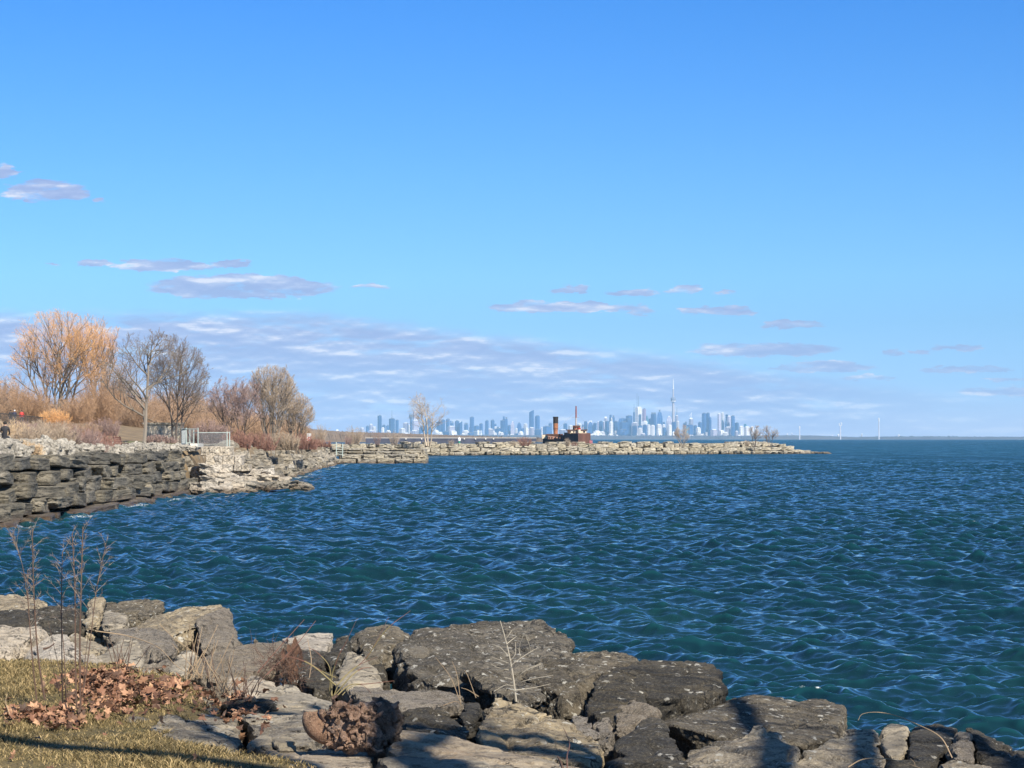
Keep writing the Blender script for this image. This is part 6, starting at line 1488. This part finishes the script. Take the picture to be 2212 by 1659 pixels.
weed(e, (540, 1260), [(535, 850), (543, 500)], (556, 40), 13.2, .0085); weed(e, (565, 1120), [(600, 850), (650, 450)], (712, 150), 13.3, .005); weed(e, (460, 1200), [(400, 1000)], (320, 660), 13.5, .0035, False); weed(e, (400, 1180), [(370, 1050)], (330, 880), 13.5, .003, False); weed(e, (555, 1180), [(570, 950)], (600, 700), 13.3, .004, False)
# cut stems and straw clumps
def clump(X0, X1, Y0, Y1, n, d, label, mat, hmin, hmax, r=.0032, crop_=cA):
    base = crop_((X0 + X1) / 2, Y1, d); e = plant('stem_clump', base, label, 'plant', 'clumps of cut stems'); 
    for k in range(n):
        X = rw.uniform(X0, X1); a = crop_(X, rw.uniform(Y1 - 30, Y1), d + rw.uniform(-.15, .15)); h = rw.uniform(hmin, hmax)
        t = a + Vector((rw.gauss(0, .35) * h, rw.gauss(0, .2) * h, h)); mb = MB(); mb.tube([a - e.location, a.lerp(t, .5) - e.location + rvec(rw) * .008, t - e.location], [r, r * .85, r * .6], 5); mb.build('stem', mat if rw.random() < .6 else ST_DARK, e)
clump(775, 900, 0, 1055, 13, 15.6, 'clump of short dark cut stems in the middle of the leaf pile', ST_DARK, .08, .28)
clump(1235, 1420, 0, 1070, 20, 15.2, 'clump of straw-coloured cut stems right of the leaf pile', ST_TAN, .1, .42)
clump(1430, 1600, 0, 1180, 24, 14.6, 'dense clump of short tan stubs beside the rounded tan boulder', ST_TAN, .06, .3)
clump(1620, 1720, 0, 1190, 12, 14.5, 'small clump of dark stubs right of the dense tan clump', ST_DARK, .05, .26)
def arch(label, pts, r, mat, subs=(), name='bent_twig'):
    e = plant(name, pts[0], label, 'twig'); stem(e, 'main_stem', pts, r, mat)
    for s, rr in subs: stem(e, 'side_twig', s, rr, mat, 4, 5)
    return e
arch('long thin twig arching over the smooth grey boulder and leaf pile', [cA(640, 740, 15.5), cA(860, 775, 15.5), cA(1060, 850, 15.3), cA(1190, 980, 15.1), cA(1330, 1060, 15)], .004, ST_TAN, [([cA(1075, 700, 15.2), cA(1180, 800, 15.2), cA(1330, 900, 15.2)], .003)])
arch('dark branch lying across the leaves', [cA(870, 1075, 15), cA(1080, 1060, 15), cA(1250, 1100, 14.9), cA(1420, 1125, 14.8)], .007, ST_DARK, [([cA(890, 1090, 15), cA(870, 985, 15.1), cA(960, 990, 15.1), cA(1100, 985, 15.1)], .003)])
arch('short dark twig on the pale tilted slab, left', [cA(290, 862, 18), cA(330, 850, 18), cA(366, 824, 18)], .01, ST_DARK)
arch('bent stem at the far left of the lawn edge', [cA(65, 1300, 12.9), cA(38, 1220, 12.9), cA(52, 1158, 12.9)], .004, ST_TAN)
# brown tangle on the dark boulder
e = plant('bramble', cB(450, 640, 16.6), 'tangle of brown dead twigs and hanging leaves, centre left', 'plant'); S = Spikes()
for k in range(260):
    a = cB(rw.gauss(430, 95), rw.gauss(570, 70), 16.8 + rw.uniform(-.4, .3)) - e.location; dr = Vector((rw.gauss(0, 1), rw.gauss(0, .5), rw.gauss(.2, .7))).normalized(); m_ = a + dr * rw.uniform(.05, .14); S.add(a, m_, .003); S.add(m_, m_ + (dr + rvec(rw) * .7).normalized() * rw.uniform(.05, .14), .0022)
S.build('twigs', ST_DARK, e)
Vs, Fs = [], []
for k in range(60):
    c = cB(rw.gauss(500, 40), rw.gauss(470, 70), 16.6) - e.location; b = len(Vs); s = rw.uniform(.02, .045)
    for q in ((0, 0, 0), (s * .5, 0, -s), (0, s * .3, -s * 2.1), (-s * .5, 0, -s)): Vs.append(tuple(c + Vector(q)))
    Fs.append((b, b + 1, b + 2, b + 3))
mesh_np('leaf', Vs, Fs, tone_mat('hanging_leaf', (0.06, 0.03, 0.022), (0.13, 0.07, 0.045)), e)
for (pp, r, m) in (([cB(230, 600, 16.4), cB(420, 380, 16.5), cB(600, 180, 16.6)], .004, ST_RED), ([cB(300, 620, 16.4), cB(520, 400, 16.5), cB(690, 190, 16.6)], .004, ST_RED), ([cB(170, 800, 16), cB(260, 660, 16.1), cB(400, 500, 16.4)], .005, ST_DARK), ([cB(640, 640, 16.4), cB(655, 500, 16.4), cB(625, 330, 16.5)], .004, ST_TAN)): stem(e, 'long_twig', pp, r, m)
# yellow-stemmed shrub
e = plant('yellow_stemmed_shrub', cB(830, 790, 15.6), 'shrub with yellow-green lower stems in front of the ribbed boulder', 'shrub')
for pp, r in (([(815, 780), (830, 560), (920, 380), (1020, 170)], .0035), ([(830, 790), (900, 650), (1100, 470), (1270, 160)], .0035), ([(1090, 490), (1250, 260), (1440, 110)], .004), ([(800, 770), (800, 560), (700, 440), (630, 400)], .004), ([(850, 790), (960, 700), (1100, 690), (1310, 665)], .005),
              ([(840, 780), (960, 640), (1050, 570), (1130, 560)], .005), ([(820, 790), (815, 640), (860, 500), (900, 400)], .005), ([(850, 700), (640, 530), (400, 450)], .006), ([(850, 640), (760, 600), (600, 500)], .004), ([(860, 700), (1000, 560), (1180, 475)], .004), ([(900, 780), (960, 720), (1060, 700), (1160, 800)], .003)):
    q = [cB(x, y, 15.6 + .1 * rw.random()) for x, y in pp]; n_ = len(q)
    cc = curve(q, 6); h = len(cc) * 5 // 9
    for nm, seg, m, r0, r1 in (('stem', cc[:h + 1], ST_YEL, r, r * .75), ('tip', cc[h:], ST_RED, r * .75, r * .3)):
        mb = MB(); mb.tube([p - e.location for p in seg], [r0 + (r1 - r0) * i / (len(seg) - 1) for i in range(len(seg))], 5); mb.build(nm, m, e)
# pale sapling
e = plant('sapling', cC(268, 830, 14.2), 'pale leafless sapling in front of the biggest boulder', 'sapling')
stem(e, 'trunk', [cC(268, 830, 14.2), cC(245, 650, 14.2), cC(215, 480, 14.2), cC(180, 330, 14.2), cC(140, 190, 14.2)], .006, ST_PALE)
for pp in ([(258, 665), (330, 590), (460, 525)], [(222, 545), (310, 480), (440, 400)], [(215, 530), (190, 520), (70, 475)], [(222, 582), (120, 560), (66, 530)], [(190, 375), (260, 320), (335, 270)], [(205, 470), (140, 400), (85, 380)], [(262, 700), (350, 660), (560, 620)], [(262, 740), (400, 720), (540, 690)], [(250, 660), (180, 640), (130, 655)],
           [(225, 500), (260, 450), (262, 360)], [(178, 340), (210, 300), (235, 260)], [(330, 590), (400, 560), (470, 530)], [(300, 470), (290, 400), (330, 290)], [(262, 710), (180, 700), (90, 750)], [(380, 440), (370, 380), (340, 300)]):
    stem(e, 'branch', [cC(x, y, 14.2 + rw.uniform(-.05, .05)) for x, y in pp], .0028, ST_PALE, 4, 5)
e = plant('grass_stalks', cB(1840, 850, 14.8), 'wispy pale stalks left of the sapling', 'plant')
for pp in ([(1840, 850), (1810, 620), (1770, 510)], [(1830, 820), (1760, 640), (1640, 480)], [(1700, 860), (1800, 830), (1850, 870)], [(1960, 800), (1900, 640), (1870, 580)], [(1980, 790), (1900, 740), (1840, 720)]): stem(e, 'stalk', [cB(x, y, 14.8) for x, y in pp], .003, ST_TAN, 4, 5)
arch('thin bare branch arching over the dark boulders at the right', [cD(1660, 1240, 13), cD(1570, 1080, 13.1), cD(1400, 985, 13.2), cD(1220, 912, 13.3), cD(1080, 888, 13.3), cD(970, 902, 13.3), cD(935, 950, 13.3)], .0038, ST_TAN)
arch('low bare forked branch at the bottom right', [cD(860, 1310, 12.4), cD(950, 1258, 12.4), cD(1040, 1242, 12.4), cD(1170, 1248, 12.4), cD(1300, 1278, 12.3), cD(1430, 1325, 12.2)], .0038, ST_TAN, [([cD(1335, 1245, 12.3), cD(1365, 1270, 12.3), cD(1375, 1300, 12.3)], .003)])
arch('black stick standing at the bottom edge, centre', [cC(650, 1400, 11.7), cC(620, 1310, 11.8), cC(596, 1265, 11.9)], .010, ST_DARK)
arch('thin reddish curved stem on the pebbly boulder, centre', [cC(672, 1400, 11.9), cC(670, 1260, 12.2), cC(690, 1170, 12.5), cC(665, 1090, 12.8), cC(638, 1035, 13)], .004, ST_RED)

# driftwood stump
def stump():
    d = 12.25; o = cB(1000, 1230, d); e = plant('driftwood_stump', o, 'knobbly orange-brown driftwood root ball lying on the slabs, bottom centre', 'driftwood')
    WM = rock_mat('driftwood', (0.30, 0.17, 0.11), (0.50, 0.32, 0.22), (0.68, 0.5, 0.36), 0.4, fine=3, bump=.02, var=.05); WD = rock_mat('driftwood_shaded', (0.12, 0.075, 0.045), (0.24, 0.155, 0.10), (0.36, 0.27, 0.2), 0.4, fine=3, bump=.02, var=.05)  # the dark copy puts the tree shadow on the stump's right into its colour
    CUT = plain('cut_wood', (0.33, 0.27, 0.2), var=.2, scale=20)
    rq = random.Random(3)
    def blob(name, pts, rr, mat, seed, amp=.03):
        bm = bmesh.new()
        for p, r in zip(pts, rr): bmesh.ops.create_icosphere(bm, subdivisions=3, radius=r, matrix=Matrix.Translation(p - o))
        me = bpy.data.meshes.new(name); bm.to_mesh(me); bm.free(); ob = bpy.data.objects.new(name, me); COL.objects.link(ob)
        md = ob.modifiers.new('r', 'REMESH'); md.mode = 'VOXEL'; md.voxel_size = .009
        dg = bpy.context.evaluated_depsgraph_get(); m2 = bpy.data.meshes.new_from_object(ob.evaluated_get(dg)); ob.modifiers.clear(); ob.data = m2
        for v in m2.vertices:
            q = v.co * 16 + Vector((seed, 0, 0)); w = mnoise.voronoi(v.co * 19 + Vector((seed, 0, 0)))[0]
            v.co += v.normal * (mnoise.fractal(q * .5, .9, 2.1, 4) * amp + (min(w[1] - w[0], .35) - .2) * amp * .9)
        m2.polygons.foreach_set('use_smooth', [True] * len(m2.polygons)); m2.materials.clear(); m2.materials.append(mat); ob.parent = e
        return ob
    blob('root_ball', [cB(900, 1010, d), cB(1000, 1000, d + .03), cB(960, 1100, d), cB(1080, 1090, d + .02), cB(860, 1100, d + .02), cB(1090, 970, d + .05)], [.085, .11, .10, .10, .06, .10], WM, 1)
    blob('trunk', [cB(1180, 960, d + .08), cB(1230, 1000, d + .12), cB(1220, 1090, d + .08), cB(1170, 1150, d + .03), cB(1270, 930, d + .15)], [.10, .10, .085, .065, .06], WD, 5, .045)
    q = [p - o for p in curve([cB(650, 905, d - .02), cB(655, 980, d - .03), cB(700, 1050, d - .02), cB(780, 1095, d), cB(880, 1090, d + .03)], 6)]
    mb = MB(); mb.tube(q, [.040 + .02 * math.sin(i / len(q) * 3) for i in range(len(q))], 12); cl = mb.build('cut_limb', WM, e, smooth=True)
    c = cB(650, 903, d - .02) - o; mb = MB(); mb.lathe((c.x, c.y, c.z), [(.041, -.004), (.043, .004), (.038, .007)], 14); mb.build('cut_face', CUT, cl)
    q = [p - o for p in curve([cB(880, 835, d + .02), cB(885, 890, d), cB(900, 960, d)], 5)]; mb = MB(); mb.tube(q, [.024, .03, .036] + [.042] * (len(q) - 3), 10); mb.build('cut_limb', WM, e, smooth=True)
    q = [p - o for p in curve([cB(1015, 845, d + .05), cB(1030, 900, d + .05), cB(1060, 970, d + .04)], 5)]; mb = MB(); mb.tube(q, .03, 9); mb.build('cut_limb', WD, e, smooth=True)
    mb = MB()
    for k in range(420):
        X = rq.gauss(950, 105); Y = 890 + rq.random() * 290
        if ((X - 950) / 225) ** 2 + ((Y - 1020) / 170) ** 2 > 1: continue
        big = rq.random() < .22
        a = cB(X, Y, d - .085 + .06 * abs(X - 970) / 200) - o; dr = Vector((rq.gauss(0, 1.1), -.25 - rq.random() * .5, rq.gauss(.1, 1.0))).normalized(); L = rq.uniform(.03, .09) if big else rq.uniform(.012, .04); r = rq.uniform(.009, .018) if big else rq.uniform(.003, .009)
        q1 = a + dr * L * .5; q2 = q1 + (dr + rvec(rq) * .9).normalized() * L * .5; q3 = q2 + (dr + rvec(rq) * 1.2).normalized() * L * .35
        mb.tube([a - dr * .03, a, q1, q2, q3], [r * 1.7, r * 1.2, r * .8, r * rq.uniform(.7, 1.2), r * rq.uniform(.2, .8)], 6)
    mb.build('rootlets', WM, e)
    for k, (a, b, c) in enumerate((((1290, 1100), (1330, 1115), (1372, 1140)), ((1280, 1095), (1320, 1085), (1350, 1070)), ((1290, 1120), (1330, 1112), (1358, 1100)), ((1240, 1180), (1250, 1215), (1245, 1245)), ((860, 1140), (800, 1150), (745, 1200)), ((900, 1150), (850, 1180), (790, 1190)), ((1180, 860), (1190, 850), (1210, 840)), ((1300, 870), (1330, 850), (1350, 830)))):
        q = [cB(*p, d + (.08 if k < 4 else 0)) - o for p in (a, b, c)]; mb = MB(); mb.tube(q, [.016, .012, .007], 7); mb.build('root', WD if k < 4 else WM, e)
stump()

# the big bare tree just outside the picture, right of the camera, whose limbs shade the bank
def shade_tree():
    e = empty('bare_tree', (6.2, -2.6, 2.2)); tag(e, 'large bare park tree standing outside the right of the view, shading the bank', 'tree'); o = e.location.copy()
    T = MB(); S = Spikes(); S_ = sun_vec; rq = random.Random(5)
    crown = Vector((5.4, -1.5, 8.2))
    T.tube([Vector((0, 0, -.3)), Vector((-.1, .1, 1.5)), Vector((-.4, .5, 4)), crown - o], [.42, .34, .28, .2], 12)
    targets = [([(-3.9, 12.9, 2.3), (-2.8, 12.15, 2.3), (-1.4, 11.1, 2.28), (.6, 9.4, 2.2)], 11, .10),
               ([tuple(cA(1250, 1330, 13.4)), tuple(cA(1480, 1430, 12.8)), tuple(cB(200, 1160, 12.3)), (0.2, 9, 2)], 11.5, .09),
               ([tuple(cB(700, 840, 14.8)), tuple(cB(1180, 960, 12.4)), tuple(cB(1240, 1150, 12.2)), (.4, 9, 2)], 10.5, .10),
               ([tuple(cB(1900, 1000, 13.6)), tuple(cB(1640, 1110, 12.8)), tuple(cB(1600, 1250, 12)), (.8, 9, 2)], 10, .10),
               ([tuple(cC(50, 1095, 13.4)), tuple(cC(420, 1090, 13.3)), tuple(cC(780, 1200, 13)), tuple(cC(1100, 1340, 12.2))], 9.5, .09),
               ([tuple(cC(1840, 780, 16.9)), tuple(cC(1990, 860, 16.4)), tuple(cD(90, 960, 15)), tuple(cD(350, 1050, 13.4)), tuple(cD(320, 1310, 12.3))], 10, .09),
               ([tuple(cD(1000, 960, 15)), tuple(cD(1030, 1100, 14)), tuple(cD(1050, 1300, 13)), tuple(cD(1060, 1500, 12))], 9, .10),
               ([tuple(cA(1450, 1270, 13.8)), tuple(cB(300, 870, 14.7)), tuple(cB(560, 900, 14.2)), (1.0, 12, 1.5)], 10.8, .08),
               ([tuple(cD(1280, 960, 15.2)), tuple(cD(1560, 1000, 14.9)), tuple(cD(2000, 1230, 13.8)), tuple(cD(2250, 1300, 13))], 9, .09)]
    for pts, t, r in targets:
        q = [Vector(p) + S_ * (t + .5 * i) - o for i, p in enumerate(pts)]
        q.sort(key=lambda p: (p - (crown - o)).length, reverse=False)
        path = curve([crown - o, (crown - o).lerp(q[0], .5) + Vector((0, 0, .6))] + q, 5)
        n_ = len(path); T.tube(path, [r * 1.5 * (1 - .55 * i / n_) for i in range(n_)], 7)
        for i in range(n_ // 3, n_):
            for k in range(2):
                dr = (rvec(rq) + Vector((0, 0, .7))).normalized(); m_ = path[i] + dr * rq.uniform(.4, 1.1); S.add(path[i], m_, .016); 
                for j in range(4): w = (dr + rvec(rq) * .7).normalized(); a = path[i].lerp(m_, rq.random()); S.add(a, a + w * rq.uniform(.2, .6), .006)
    T.build('trunk', BARKD, e); S.build('crown', TW_GREY, e)
shade_tree()
